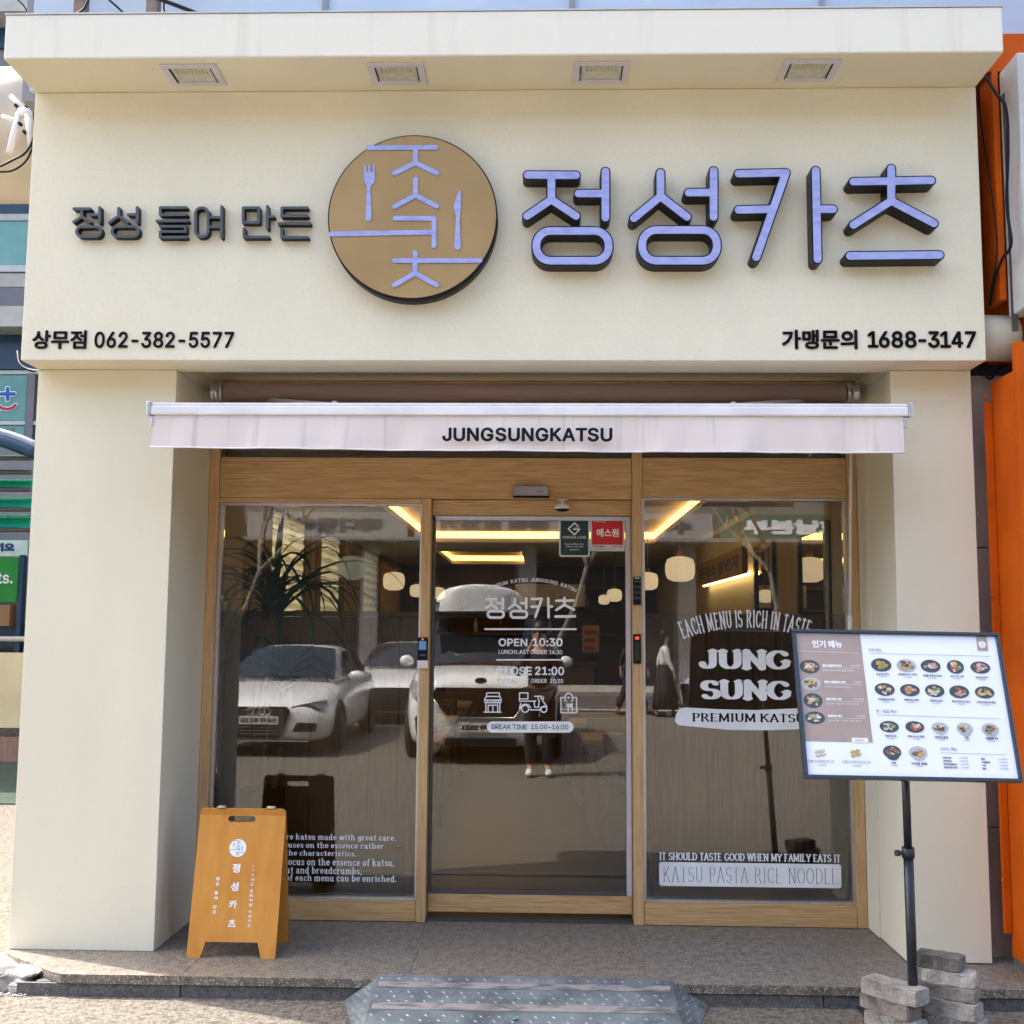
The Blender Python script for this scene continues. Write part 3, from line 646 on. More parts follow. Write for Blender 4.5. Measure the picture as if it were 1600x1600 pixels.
def arc_px(body, pl, pm, pr, hpx, y, bold, parent, serif=None, m=white_vinyl):
    A, B, E = axz(*pl, y), axz(*pm, y), axz(*pr, y); cx, cy, rad = circ3(A, B, E)
    a0 = math.degrees(math.atan2(A[1]-cy, A[0]-cx)); a1 = math.degrees(math.atan2(E[1]-cy, E[0]-cx)); arc_text(body, cx, cy, rad, a0, a1, hpx*(y-CAM[1])/FPX, y, bold, m, parent, serif)
arc_px('PREMIUM KATSU JUNGSUNG KATSU', (760, 924), (830, 908.5), (900, 925), 7.5, VD, .02, D)
# icons
k6 = lambda pts, r=.85, closed=False: poly([(740+x/5.716, 880+y/5.716) for x, y in pts], r, closed)
def e6(cx, cy, rx, ry, a0=0, a1=360): return k6([(cx+rx*math.cos(R(a)), cy-ry*math.sin(R(a))) for a in np.linspace(a0, a1, 15)])
shop = k6([(118, 1158), (230, 1158), (232, 1190), (246, 1215), (246, 1222), (98, 1222), (98, 1215), (116, 1190)], closed=True)+k6([(112, 1190), (235, 1190)])
for i in range(6): shop += e6(110+i*24.5, 1232, 12, 16, 180, 360)
shop += k6([(110, 1245), (110, 1328)])+k6([(234, 1245), (234, 1328)])+k6([(92, 1330), (246, 1330)])+k6([(130, 1326), (130, 1268), (215, 1268), (215, 1326)])+k6([(172, 1268), (172, 1326)])
scoot = k6([(410, 1158), (485, 1158), (485, 1212), (410, 1212)], closed=True)+k6([(410, 1212), (410, 1232), (540, 1232)])+k6([(420, 1250), (410, 1300)])+e6(460, 1300, 32, 32)+e6(462, 1305, 50, 45, 20, 130)+k6([(430, 1275), (410, 1300)])
scoot += k6([(545, 1188), (610, 1188)])+k6([(570, 1188), (585, 1230), (580, 1285), (545, 1285), (540, 1245), (556, 1225)])+k6([(610, 1188), (600, 1200), (625, 1240), (640, 1262), (655, 1280), (600, 1290)])+k6([(625, 1195), (622, 1215)])+k6([(505, 1310), (595, 1310), (600, 1290)])+e6(628, 1305, 27, 27)
bag = k6([(820, 1200), (780, 1200), (780, 1334), (920, 1334), (920, 1200), (880, 1200)])+e6(850, 1200, 34, 38, 0, 180)+k6([(816, 1200), (816, 1225), (828, 1235)])+k6([(884, 1200), (884, 1225), (872, 1235)])+k6([(840, 1200), (860, 1200)])
bag += k6([(832, 1255), (832, 1275), (845, 1285), (845, 1320)])+k6([(858, 1255), (858, 1275), (845, 1285)])+k6([(845, 1255), (845, 1285)])+k6([(880, 1320), (880, 1252), (868, 1265), (868, 1285), (880, 1290)])
for nm, s in (('shop_icon', shop), ('scooter_icon', scoot), ('bag_icon', bag)): dstrokes(s, VD, D, name=nm, cell=.0011)
pill = loops_mesh(contours(pxs([(769.5, 1136, 887.5, 1136, 8.4)], VD), .003)); pill.transform(Matrix.Translation((0, VD, 0))); pb = link('break_time_strip', pill, white_vinyl, D)
link('lettering', text_px('BREAK TIME', 768, 824, 1132, 1139.5, VD-.0007, .008), ink, pb); link('lettering', text_px('15:00~16:00', 830, 888, 1132, 1139.5, VD-.0007, .008), ink, pb)
# safety stickers on the door
def rect_px(u0, u1, v0, v1, y, rad=0, d=.0008):
    a = axz(u0, v1, y); b = axz(u1, v0, y); P = round_rect(a[0], b[0], a[1], b[1], rad) if rad else [(a[0], a[1]), (b[0], a[1]), (b[0], b[1]), (a[0], b[1])]
    me = loops_mesh([P], d); me.transform(Matrix.Translation((0, y-d/2, 0))); return me
gs = link('green_line_sticker', rect_px(873.5, 921.5, 808, 870, VD, .016), mat('sticker_border', (.62, .70, .66), .4), D)
link('sticker_print', rect_px(876, 919, 811, 867.5, VD-.001, .011), mat('deep_green_print', (.006, .035, .032), .25), gs)
k7 = lambda pts, r=.85: poly([(860+x/12.31, 790+y/12.31) for x, y in pts], r)
dstrokes(k7([(530, 395), (462, 335), (345, 448), (462, 560), (565, 455), (445, 455)], 1.0), VD-.002, gs, cell=.0012, name='diamond_mark')
for s, q in (('GREEN LINE', (879, 916, 837.5, 841.5)), ('Good and Green line', (882, 912, 848.5, 851.5)), ('친환경 인증 매장', (884, 911, 853, 855.5)), ('PREMIUM', (890, 905, 858, 860)), ('LINE', (897, 906, 823, 825.5))):
    link('lettering', text_px(s, *q, VD-.002, .0), white_vinyl, gs)
rs_ = link('security_sticker', rect_px(922.5, 976, 808, 861, VD), mat('sticker_white', (.70, .69, .70), .4), D)
link('sticker_print', rect_px(925, 973, 811, 851, VD-.001), mat('security_red', (.62, .004, .012), .35), rs_)
for s, q, m_, b_ in (('에스원', (932, 967, 826, 839), white_vinyl, .012), ('언제나 안심', (928, 946, 812.5, 816.5), white_vinyl, .01), ('CCTV 작동중', (925.5, 944, 852.5, 855.5), ink, .01), ('1588-3112', (957, 973, 852.5, 855), ink, .01), ('시설물 보호 안전 구역', (925.5, 958, 857, 859), ink, 0)):
    link('lettering', text_px(s, *q, VD-.002, b_), m_, rs_)

# vinyl on the fixed panes
thick_ = (.098, .036, .05, .012)
lines = [('a', 're katsu made with great care.', 447, 618.5, 1303, 1312.5), ('fo', 'cuses on the essence rather', 444.5, 599.5, 1316, 1325.5), ('t', 'he characteristics.', 451, 556.5, 1328.5, 1337.5),
         ('', 'focus on the essence of katsu,', 445.5, 616.5, 1341, 1352), ('me', 'at and breadcrumbs,', 447.5, 565, 1354, 1364.5), ('', 'of each menu can be enriched.', 446.5, 619.5, 1366.5, 1377.5)]
for pre, s, u0, u1, v0, v1 in lines:
    a_ = dict(thick=.085, thin=.045, ser=.045, cell=.03, space=.34); me = serif_text(pre+s, **a_)
    if pre: mv = serif_text(s, **a_); u0 = u1-(u1-u0)*(bbox(me)[1][0]-bbox(me)[0][0])/(bbox(mv)[1][0]-bbox(mv)[0][0])
    lo, hi = bbox(me); desc = lo[2] < -.1; k = (v1-v0)
    link('lettering', box_px(me, u0, u1, v0, v1 + (2.2 if desc else 0), VG), white_vinyl, paneL)
big = dict(thick=.145, thin=.058, ser=.05, cell=.012, gap=.045)
link('lettering', box_px(serif_text('JUNG', **big), 1091.5, 1236, 1014, 1047.5, VG), white_vinyl, paneR)
link('lettering', box_px(serif_text('SUNG', **big), 1094, 1237, 1061.5, 1095, VG), white_vinyl, paneR)
arc_px('EACH MENU IS RICH IN TASTE', (1067, 997), (1162, 979), (1262, 995), 24, VG, 0, paneR, serif=(.105, .035, .05, .03))
ban = [(1056, 1117), (1062, 1107), (1072, 1105.5), (1120, 1108), (1180, 1109.5), (1262, 1106), (1270, 1116), (1268, 1133), (1262, 1139), (1200, 1141), (1140, 1140.5), (1090, 1136), (1060, 1133), (1054.5, 1127)]
me = loops_mesh([[axz(u, v, VG) for u, v in ban]]); me.transform(Matrix.Translation((0, VG, 0))); bn = link('banner_strip', me, white_vinyl, paneR)
link('lettering', box_px(serif_text('PREMIUM KATSU', .095, .035, .06, .03, gap=.07), 1081, 1258, 1114.5, 1128.5, VG-.0008), ink, bn)
link('lettering', box_px(serif_text('IT SHOULD TASTE GOOD WHEN MY FAMILY EATS IT', .115, .05, .05, .03, gap=.06, space=.40), 1030.5, 1313, 1333, 1346, VG), white_vinyl, paneR)
kp = link('noodle_strip', rect_px(1030, 1314, 1350.5, 1384, VG, .014), white_vinyl, paneR)
link('lettering', box_px(serif_text('KATSU  PASTA  RICE  NOODLE', .026, .012, .05, .03, gap=.10, space=.26), 1036.5, 1308, 1355, 1380, VG-.0012), ink, kp)

# ================================================================== AWNING
aw = thing('awning', 'pale pink retractable awning with dark lettering over the shop entrance', 'awning', (2.55, .38, 2.84))
yR, zR = .40, 2.880
link('roller', MB().tube([(.865, yR, zR), (4.27, yR, zR)], .052, 20).mesh(), mat('roller_fabric_shaded', (.50, .36, .31), .85, (.44, .31, .27), 6, (1, 8, 8), bump=.2, bscale=500, bdist=.001), aw)  # same cloth as the awning, its shade under the fascia mixed into the colour
for x0, x1 in ((.79, .86), (4.275, 4.35)):
    b = MB(); b.lathe([(.03, 0), (.058, .003), (.058, .02), (.048, .024), (.048, .05), (.055, .054), (.055, .07)], (x0, yR, zR), 20, 'x'); b.box(x0+.01, x0+.06, yR, YW-.002, zR-.03, zR+.04, .004)
    link('end_bracket', b.mesh(), alu, aw)
A_ = at(233, 640, y=-.40); B_ = at(1422, 645, y=-.40); zb = 2.60
yB = -.40; xB0, xB1 = float(A_[0])+.012, float(B_[0])-.012; zB = float((A_[2]+B_[2])/2)
# fabric sheet from roller to front bar
b = MB(); n0 = 24
for i in range(n0):
    u0, u1 = i/n0, (i+1)/n0
    for j in range(6):
        v0, v1 = j/6, (j+1)/6
        f = lambda u, v: (.87+u*3.4+(xB0+.03-.87+u*(xB1-.03-xB0-.03-3.4))*v, yR+(yB-yR)*v, zR-.052+(zB+.034-zR+.052)*v-.020*math.sin(math.pi*v))
        b.face([f(u0, v0), f(u1, v0), f(u1, v1), f(u0, v1)])
link('fabric_sheet', b.mesh(), fabric, aw)
link('front_bar', MB().box(xB0, xB1, yB-.022, yB+.03, zB-.024, zB+.022, .008).box(xB0, xB1, yB-.016, yB+.03, zB+.0225, zB+.036, .004).mesh(), white_metal, aw)
for x in (xB0, xB1):
    sgn_ = -1 if x == xB0 else 1
    b = MB(); b.box(x-.002 if sgn_ > 0 else x-.018, x+.018 if sgn_ > 0 else x+.002, yB-.026, yB+.034, zB-.028, zB+.04, .005); b.box(x-.035 if sgn_ > 0 else x, x if sgn_ > 0 else x+.035, yB-.012, yB+.02, zB-.075, zB-.03, .006); link('end_cap', b.mesh(), alu, aw)
# valance with soft waves
V0 = at(238, 700, y=yB); V1 = at(1411, 709, y=yB)
b = MB(); nx, nz = 160, 8; vx0, vx1 = float(at(244, 660, y=yB)[0]), float(at(1410, 660, y=yB)[0]); ztop = zB-.022; zb0, zb1 = float(V0[2]), float(V1[2])
grid = []
for j in range(nz+1):
    v = j/nz; row = []
    for i in range(nx+1):
        u = i/nx; x = vx0+(vx1-vx0)*u+(-.012+.006*u)*v; sag = .006*math.sin(u*math.pi)*-1
        y = yB-.010-v*.028+v*.016*(math.sin(u*23)+.6*math.sin(u*61+1)+.4*math.sin(u*117))*.6+(.02*v*math.exp(-((u-1)/.02)**2))
        z = ztop+((zb0+(zb1-zb0)*u+sag)-ztop)*v; row.append(b.bm.verts.new((x, y, z)))
    grid.append(row)
for j in range(nz):
    for i in range(nx): b.bm.faces.new((grid[j][i], grid[j][i+1], grid[j+1][i+1], grid[j+1][i])).smooth = True
val = link('valance', b.mesh(), fabric, aw)
hem = [Vector(grid[nz][i].co) if False else None for i in range(0)]
b = MB(); pts = []
for i in range(0, nx+1, 4):
    u = i/nx; pts.append((vx0+(vx1-vx0)*u-.012+.006*u, yB-.010-.028+.016*(math.sin(u*23)+.6*math.sin(u*61+1)+.4*math.sin(u*117))*.6+(.02*math.exp(-((u-1)/.02)**2)), zb0+(zb1-zb0)*u-.006*math.sin(u*math.pi)))
b.tube(pts, .0042, 6); link('hem', b.mesh(), white_metal, val)
link('lettering', text_px('JUNGSUNGKATSU', 691, 957, 668, 690, yB-.056, .030), ink, val)
for sx, xm, xe in ((1.05, 1.55, 1.05), (4.1, 3.6, 4.1)):
    b = MB(); b.tube([(sx, yR+.05, zR-.03), (xm, .02, (zR+zB)/2-.02)], .016, 8); b.tube([(xm, .02, (zR+zB)/2-.02), (xe, yB+.03, zB)], .014, 8); b.ell((xm, .02, (zR+zB)/2-.02), (.026, .026, .026), 10, 6)
    link('folding_arm', b.mesh(), white_metal, aw)
s0, s1 = at(1330, 640, y=.46), at(1328, 968, y=.50)
link('winding_rod', MB().tube([tuple(s0), tuple(s1)], .0085, 8).tube([tuple(at(1328, 962, y=.50)), tuple(at(1327.5, 990, y=.5))], .013, 8).tube([tuple(at(1327.5, 988, y=.50)), tuple(at(1327.5, 1100, y=.5))], .008, 8).mesh(), white_metal, aw, 'long white winding rod hanging in front of the pane edge')

# ================================================================== DEVICES
t = thing('door_sensor', 'silver sensor box on the oak panel above the sliding door', 'sensor', (2.57, .6, 2.35))
b = MB(); a, c = axz(804, 775, .60), axz(856, 761, .60)
b.prism([(a[0]-.004, a[1]), (c[0]+.004, a[1]), (c[0]-.004, c[1]), (a[0]+.006, c[1])], .572, .622); link('housing', b.mesh(), mat('sensor_silver', (.42, .41, .43), .35, metal=.6), t)
link('lens_strip', bx(a[0]-.008, c[0]+.008, .570, .622, a[1]-.010, a[1]-.001, bev=.003), ink, t)
link('lettering', text_px('nabco', 840, 848, 766.5, 769, .5705, 0), ink, t)
t = thing('security_camera', 'small white camera hanging from the door header below the sensor', 'camera', (2.7, .6, 2.3))
p = at(878.5, 790, y=.60)
link('mount', MB().box(p[0]-.028, p[0]+.028, .585, .62, p[2]+.030, p[2]+.036, .002).tube([(p[0], .6, p[2]+.033), (p[0], .6, p[2]+.005)], .010, 10).mesh(), white_metal, t)
link('housing', MB().lathe([(.018, .012), (.036, .004), (.045, -.012), (.044, -.020)], (p[0], .6, p[2]), 24).mesh(), white_metal, t)
link('lens_dome', MB().lathe([(.042, -.0205), (.034, -.028), (.018, -.033), (.002, -.034)], (p[0], .6, p[2]), 24).mesh(), ink, t)
scr = mat('reader_screen', (.05, .12, .22), .2, emit=(.1, .3, .6), estr=.08)
def panel(name, lab, u0, u1, v0, v1, yf, parts):
    a, c = axz((u0), (v1), yf), axz((u1), (v0), yf)
    t = thing(name, lab, 'entry device', ((a[0]+c[0])/2, yf, a[1])); link('housing', bx(a[0], c[0], yf, YW-.005, a[1], c[1], bev=.004), ink, t)
    for n, q0, q1, w0, w1, m_ in parts:
        A, B = axz(u0+(u1-u0)*q0, v0+(v1-v0)*w1, yf), axz(u0+(u1-u0)*q1, v0+(v1-v0)*w0, yf); link(n, bx(A[0], B[0], yf-.0025, yf+.002, A[1], B[1], bev=.001), m_, t)
    return t
panel('access_reader', 'black access reader with blue screen and silver foot on the oak post', 652, 668.5, 996, 1044, .600,
      [('indicator', .4, .6, .03, .09, mat('red_led', (.6, .02, .02), .3, emit=(1, .05, .03), estr=.3)), ('screen', .15, .85, .12, .40, scr), ('foot_plate', .0, 1., .75, 1., alu), ('speaker_slot', .25, .75, .55, .60, alu_dark)])
kb = [('key', .18+.3*c, .36+.3*c, .12+.2*r_, .20+.2*r_, alu_dark) for r_ in range(4) for c in range(3)]
panel('keypad_lock', 'slim black keypad on the oak post beside the paper lanterns', 989.5, 1001.5, 901, 945, .600, kb+[('logo_strip', .2, .8, .03, .07, alu)])
panel('card_reader', 'slim black card reader with red light, below the keypad', 989.5, 1001.5, 991, 1037, .600,
      [('indicator', .25, .75, .08, .18, mat('red_led', (.6, .02, .02))), ('window', .2, .8, .28, .88, mat('reader_window', (.03, .045, .03), .12))])

# ================================================================== THINGS STANDING IN FRONT
# ---- folding plywood sign
ply = mat('varnished_plywood', (.62, .285, .055), .5, (.50, .205, .032), 9, (1.6, 1, .4), .3, .7, bump=.15, bscale=60, spec=.3)
ply_edge = mat('plywood_edge', (.55, .26, .08), .6, (.35, .15, .04), 30, (.2, .2, 8))
ab = thing('folding_sign', 'varnished plywood folding sign with white Korean lettering on the porch by the broad pillar', 'sandwich board', (1.13, .06, 0))
H_, W_ = .70, .432; lean = math.asin(.15/H_)
def board(outline, slot, M, m):
    lp = [outline]+([slot] if slot else []); me = loops_mesh(lp, .014); me.transform(M); return me
x0 = .917
outl = [(0, 0), (.066, 0), (.086, .072), (.340, .072), (.362, 0), (W_, 0)]+[(x, z) for x, z in arc(W_-.022, H_-.022, .022, .022, 0, 90, 5)]+arc(.022, H_-.022, .022, .022, 90, 180, 5)
slot = arc(.265, .648, .0165, .0165, -90, 90, 6)+arc(.158, .648, .0165, .0165, 90, 270, 6)
Mf = Matrix.Translation((x0, -.09, 0)) @ Matrix.Rotation(-lean, 4, 'X')
Mb_ = Matrix.Translation((x0, .21, 0)) @ Matrix.Rotation(lean, 4, 'X')
fpn = link('front_panel', board(outl, slot, Mf, ply), ply, ab)
link('back_panel', board(outl, slot, Mb_ @ Matrix.Translation((0, -.014, 0)), ply), ply, ab)
for sx in (.085, .335):
    link('hinge', MB().box(x0+sx, x0+sx+.042, .042, .078, H_*math.cos(lean)+.002, H_*math.cos(lean)+.008, .001).tube([(x0+sx, .06, H_*math.cos(lean)+.008), (x0+sx+.042, .06, H_*math.cos(lean)+.008)], .004, 8).mesh(), mat('brass', (.65, .60, .42), .3, metal=.9), ab)
link('stay_cord', MB().tube([(x0+W_-.004, -.01, .36), (x0+W_+.002, .06, .34), (x0+W_-.004, .13, .36)], .003, 6).mesh(), mat('brass', (0, 0, 0)), ab)
def plane_local(U, V, M):
    Mi = M.inverted(); o = Mi @ Vector(CAM.tolist()); d = Mi.to_3x3() @ Vector((_f+_r*(U-800)/FPX-_u*(V-800)/FPX).tolist()); t = -o.y/d.y; q = o+d*t; return q.x, q.z
def text_on(body, u0, u1, v0, v1, M, parent, m, bold=.0, off=.001, serif=None):
    a = plane_local((u0+u1)/2, v1, M); b = plane_local((u0+u1)/2, v0, M); l = plane_local(u0, (v0+v1)/2, M); r_ = plane_local(u1, (v0+v1)/2, M)
    me = fit(text_mesh(body, bold) if not serif else serif_text(body, *serif), l[0], r_[0], a[1], b[1], -off); me.transform(M); return link('lettering', me, m, parent)
def strokes_on(st, M, parent, m, name, off=.001, cell=.0012, rk=None):
    k = rk or 4.9/FPX; S = [(*plane_local(s[0], s[1], M), *plane_local(s[2], s[3], M), s[4]*k, s[4]*k) for s in st]
    me = loops_mesh(contours(S, cell)); me.transform(Matrix.Translation((0, -off, 0))); me.transform(M); return link(name, me, m, parent)
c8 = lambda x, y: (260+x/4, 1240+y/4)
cx_, cz_ = plane_local(371.7, 1325, Mf)
me = loops_mesh([arc(cx_, cz_, .0425, .0425, 0, 360, 40)[:-1]]); me.transform(Matrix.Translation((0, -.0008, 0))); me.transform(Mf); ed = link('emblem_disc', me, white_vinyl, fpn)
grey_print = mat('grey_print', (.22, .20, .26), .5)
def emb_map(s): # emblem pixel strokes -> panel local
    k = .0425/132.
    return [(cx_+(q[0]-cu_)*k, cz_-(q[1]-cv_)*k, cx_+(q[2]-cu_)*k, cz_-(q[3]-cv_)*k, q[4]*k*.95, q[4]*k*.95) for q in s]
allsy = [q for s in sy for q in s]+fork+knife
me = loops_mesh(contours(emb_map(allsy), .0006)); me.transform(Matrix.Translation((0, -.0015, 0))); me.transform(Mf); link('emblem_strokes', me, grey_print, ed)
for ch, x, y, h in (('정', 437, 466, 58), ('성', 427, 581, 58), ('카', 417, 692, 52), ('츠', 410, 810, 46)):
    u, v = c8(x, y); text_on(ch, u-6.2, u+6.2, v-h/8, v+h/8, Mf, fpn, white_vinyl, .014)
def column(s, x0_, y0_, x1_, y1_, w_, gaps):
    n = len(s)+sum(gaps.get(i, 0) for i in range(len(s))); t_ = 0
    for i, ch in enumerate(s):
        f_ = t_/(n-1); u, v = c8(x0_+(x1_-x0_)*f_, y0_+(y1_-y0_)*f_); h = w_ if ch not in '178' else w_*.7
        text_on(ch, u-(w_ if ch not in '178' else w_*.5), u+(w_ if ch not in '178' else w_*.5), v-h, v+h, Mf, fpn, white_vinyl, .010); t_ += 1+gaps.get(i, 0)
column('178시간프리미엄숙성카츠', 544, 452, 517, 824, 2.5, {4: .5, 8: .5})
column('정성들여만든', 321, 532, 301, 742, 2.9, {1: .7, 3: .7})

# ---- tilted menu board on its stand
MM = Matrix.Translation((4.107, -.959, 1.294)) @ Matrix.Rotation(.035, 4, 'Z') @ Matrix.Rotation(-.306, 4, 'X') @ Matrix.Rotation(.013, 4, 'Y')
ms_ = thing('menu_stand', 'black framed menu board with dish pictures, tilted on a black pole by the narrow pillar', 'menu stand', (4.17, -.68, GZ))
w2, h2 = .435, .31; fw = .016
b = MB(); b.box(-w2, w2, -.012, .014, h2-fw, h2, .004); b.box(-w2, w2, -.012, .014, -h2, -h2+fw, .004); b.box(-w2, -w2+fw, -.012, .014, -h2+fw, h2-fw, .004); b.box(w2-fw, w2, -.012, .014, -h2+fw, h2-fw, .004)
me = b.mesh(); me.transform(MM); link('frame', me, mat('frame_gloss_black', (.012, .022, .034), .25, coat=.4), ms_)
paper = mat('glossy_menu_paper', (.74, .78, .88), .18, (.70, .745, .85), 3, bump=.06, bscale=9, bdist=.01)
me = bx(-w2+fw, w2-fw, -.001, .006, -h2+fw, h2-fw); me.transform(MM); pst = link('menu_sheet', me, paper, ms_)
b = MB(); b.box(-w2+.01, w2-.01, .0065, .013, -h2+.01, h2-.01); me = b.mesh(); me.transform(MM); link('back_plate', me, black_metal, ms_)
taupe = mat('taupe_print', (.36, .28, .245), .3); dgrey = mat('dark_grey_print', (.10, .10, .12), .4); white_print = mat('white_print', (.82, .82, .82), .4)
def loc_poly(pts, m, name, parent, off):
    me = loops_mesh([pts]); me.transform(Matrix.Translation((0, -off, 0))); me.transform(MM); return link(name, me, m, parent)
k9 = lambda x, y: (1220+x/4.2105, 960+y/4.2105)     # from the enlarged crop of the menu
L9 = lambda x, y: plane_local(*k9(x, y), MM)
xl, zt, zbm = -w2+fw, h2-fw, -h2+fw
xd = L9(519, 128)[0]; xd2 = L9(604, 842)[0]; zd = L9(300, 836)[1]
loc_poly([(xl, zt), (xl, zd), (xd2, zd), (xd, zt)], taupe, 'taupe_panel', pst, .0022)
a = L9(468, 842); c = L9(572, 815); loc_poly(round_rect(a[0], c[0], zd-.002, c[1], .004), white_print, 'tab', pst, .003)
def mt(s, x0_, x1_, y0_, y1_, m, bold=.0):
    u0, v0 = k9(x0_, y0_); u1, v1 = k9(x1_, y1_); return text_on(s, u0, u1, v0, v1, MM, pst, m, bold, .0036)
def ml(x0_, y0_, x1_, y1_, m, r_=.0006):
    p, q = L9(x0_, y0_), L9(x1_, y1_); d = .0007
    loc_poly([(p[0], p[1]-r_), (q[0], q[1]-r_), (q[0], q[1]+r_), (p[0], p[1]+r_)], m, 'rule', pst, .0036)
mt('인기 메뉴', 205, 402, 172, 222, white_print, .016); ml(108, 241, 510, 257, white_print)
mt('카츠 메뉴', 577, 662, 224, 247, dgrey); ml(582, 257, 1372, 277, dgrey)
mt('면 / 덮밥 메뉴', 627, 762, 627, 652, dgrey); ml(632, 662, 1442, 688, dgrey)
mt('사이드 메뉴', 1048, 1156, 875, 899, dgrey); ml(1048, 911, 1480, 925, dgrey); mt('단품 메뉴', 487, 549, 822, 838, dgrey)
ml(604, 842, 628, 1054, dgrey, .0002)
a, c = L9(1283, 148), L9(1357, 240); loc_poly([(L9(1283, 148)[0], zt), L9(1293, 240), L9(1363, 242), (L9(1352, 148)[0], zt)], taupe, 'ribbon', pst, .0022)
ec_ = L9(1323, 199); loc_poly(arc(*ec_, .0155, .0155, 0, 360, 28)[:-1], white_print, 'emblem', pst, .003)
me = loops_mesh(contours([(ec_[0]+(q[0]-cu_)*.0155/132, ec_[1]-(q[1]-cv_)*.0155/132, ec_[0]+(q[2]-cu_)*.0155/132, ec_[1]-(q[3]-cv_)*.0155/132, q[4]*.0155/132, q[4]*.0155/132) for q in allsy], .0003)); me.transform(Matrix.Translation((0, -.0036, 0))); me.transform(MM); link('emblem_strokes', me, taupe, pst)
plate_d = mat('plate_dark', (.05, .065, .085), .4); plate_w = mat('plate_pale', (.42, .44, .47), .4)
food = {'fry': (.60, .33, .13), 'meat': (.36, .16, .09), 'white': (.74, .68, .58), 'green': (.25, .36, .09), 'pink': (.62, .36, .30), 'brown': (.16, .085, .045), 'yellow': (.62, .46, .14), 'red': (.50, .10, .05)}
food = {k: mat('food_'+k, v, .5, tuple(q*.5 for q in v), 220, detail=3) for k, v in food.items()}
fk = list(food)
def dish(x, y, rx, ry, pm, recipe, seed, bowl=False):
    rnd = random.Random(seed); cxy = L9(x, y); ex = L9(x+rx, y)[0]-cxy[0]; ez = cxy[1]-L9(x, y+ry)[1]
    b = MB(); mats_ = [pm]+[food[k] for k in recipe]
    def flat(cx, cz, a_, b_, rot, off, n=14, jit=0):
        pts = []
        for i in range(n):
            t_ = 2*math.pi*i/n; j = 1+rnd.uniform(-jit, jit); px_, pz_ = a_*j*math.cos(t_), b_*j*math.sin(t_); pts.append((cx+px_*math.cos(rot)-pz_*math.sin(rot), -off, cz+px_*math.sin(rot)+pz_*math.cos(rot)))
        b.face(pts)
    b.mi = 0; flat(cxy[0], cxy[1], ex, ez, 0, .0026, 26)
    if bowl: flat(cxy[0]+.001, cxy[1]-ez*.45, ex*.72, ez*.85, 0, .0024, 20)
    nfood = 15
    for i in range(nfood):
        b.mi = 1+(i*7+rnd.randrange(2)) % len(recipe) if i > 2 else 1
        rr_ = math.sqrt(rnd.random())*.58; th = rnd.uniform(0, 6.28)
        flat(cxy[0]+ex*rr_*math.cos(th), cxy[1]+ez*rr_*math.sin(th), ex*rnd.uniform(.14, .34), ez*rnd.uniform(.12, .26), rnd.uniform(-.7, .7), .0030+i*.00006, 9, .18)
    me = b.mesh(recalc=False); me.transform(MM); link('dish_picture', me, mats_, pst)
D_ = plate_d; Wp = plate_w
dl = [(189, 345, 66, 45, D_, ('fry', 'pink', 'fry', 'white')), (198, 457, 66, 42, Wp, ('meat', 'brown', 'yellow', 'white')), (211, 568, 63, 49, D_, ('white', 'fry', 'green', 'yellow')), (224, 681, 66, 42, D_, ('white', 'pink', 'white', 'green')),
      (659, 333, 67, 44, D_, ('fry', 'white', 'green', 'fry')), (824, 337, 64, 42, Wp, ('brown', 'white', 'meat', 'yellow')), (984, 341, 65, 42, D_, ('pink', 'fry', 'pink', 'white')), (1147, 346, 56, 45, D_, ('yellow', 'red', 'white', 'green')), (1311, 350, 65, 40, D_, ('pink', 'white', 'meat', 'pink')),
      (682, 494, 66, 42, D_, ('white', 'yellow', 'white', 'brown')), (848, 499, 65, 40, D_, ('fry', 'meat', 'white', 'fry')), (1011, 503, 64, 42, D_, ('white', 'pink', 'white', 'green')), (1172, 510, 65, 42, D_, ('pink', 'fry', 'red', 'white')), (1339, 514, 64, 40, D_, ('yellow', 'yellow', 'white', 'brown')),
      (712, 739, 63, 38, D_, ('white', 'white', 'green')), (880, 741, 62, 38, D_, ('pink', 'white', 'red')), (1045, 747, 56, 36, Wp, ('brown', 'brown', 'white'), 1), (1208, 752, 54, 40, Wp, ('fry', 'green', 'white', 'brown'), 1), (1376, 758, 57, 42, Wp, ('red', 'green', 'yellow', 'brown'), 1),
      (731, 905, 60, 43, D_, ('brown', 'white', 'green', 'meat'), 1), (902, 910, 61, 42, Wp, ('fry', 'pink', 'yellow', 'brown'), 1)]
for i, q in enumerate(dl): dish(*q[:6], 40+i, len(q) > 6)
for cx0, cy0, kk in ((258, 912, 'white'), (491, 914, 'yellow')):
    b = MB()
    for i, (dx, dy) in enumerate([(-18, -10), (12, -16), (-12, 12), (20, 6)]):
        b.mi = 0; q = [L9(cx0+dx+a_, cy0+dy+c_) for a_, c_ in ((-20, 3), (0, -13), (19, -3), (-2, 16))]; b.face([(x, -.0029, z-.0016) for x, z in q]); b.mi = 1; b.face([(x, -.0033, z) for x, z in q])
    me = b.mesh(recalc=False); me.transform(MM); link('dish_picture', me, [food['meat'], food[kk]], pst)
it = [(272, 398, 330, 347, '정성 모둠카츠 정식', 458, 516, '13,000원', 366, 482, '등심안심과 새우튀김을 한번에'), (285, 425, 438, 456, '옛날식 경양돈까스 정식', 473, 531, '11,900원', 471, 469, '추억의 경양식 돈까스'),
      (297, 397, 550, 567, '김치 치즈 나베', 482, 543, '12,500원', 582, 520, '얼큰한 국물과 치즈의 조화'), (308, 402, 661, 678, '안심카츠 정식', 498, 554, '11,900원', 697, 536, '부드러운 안심만 골라 튀긴')]
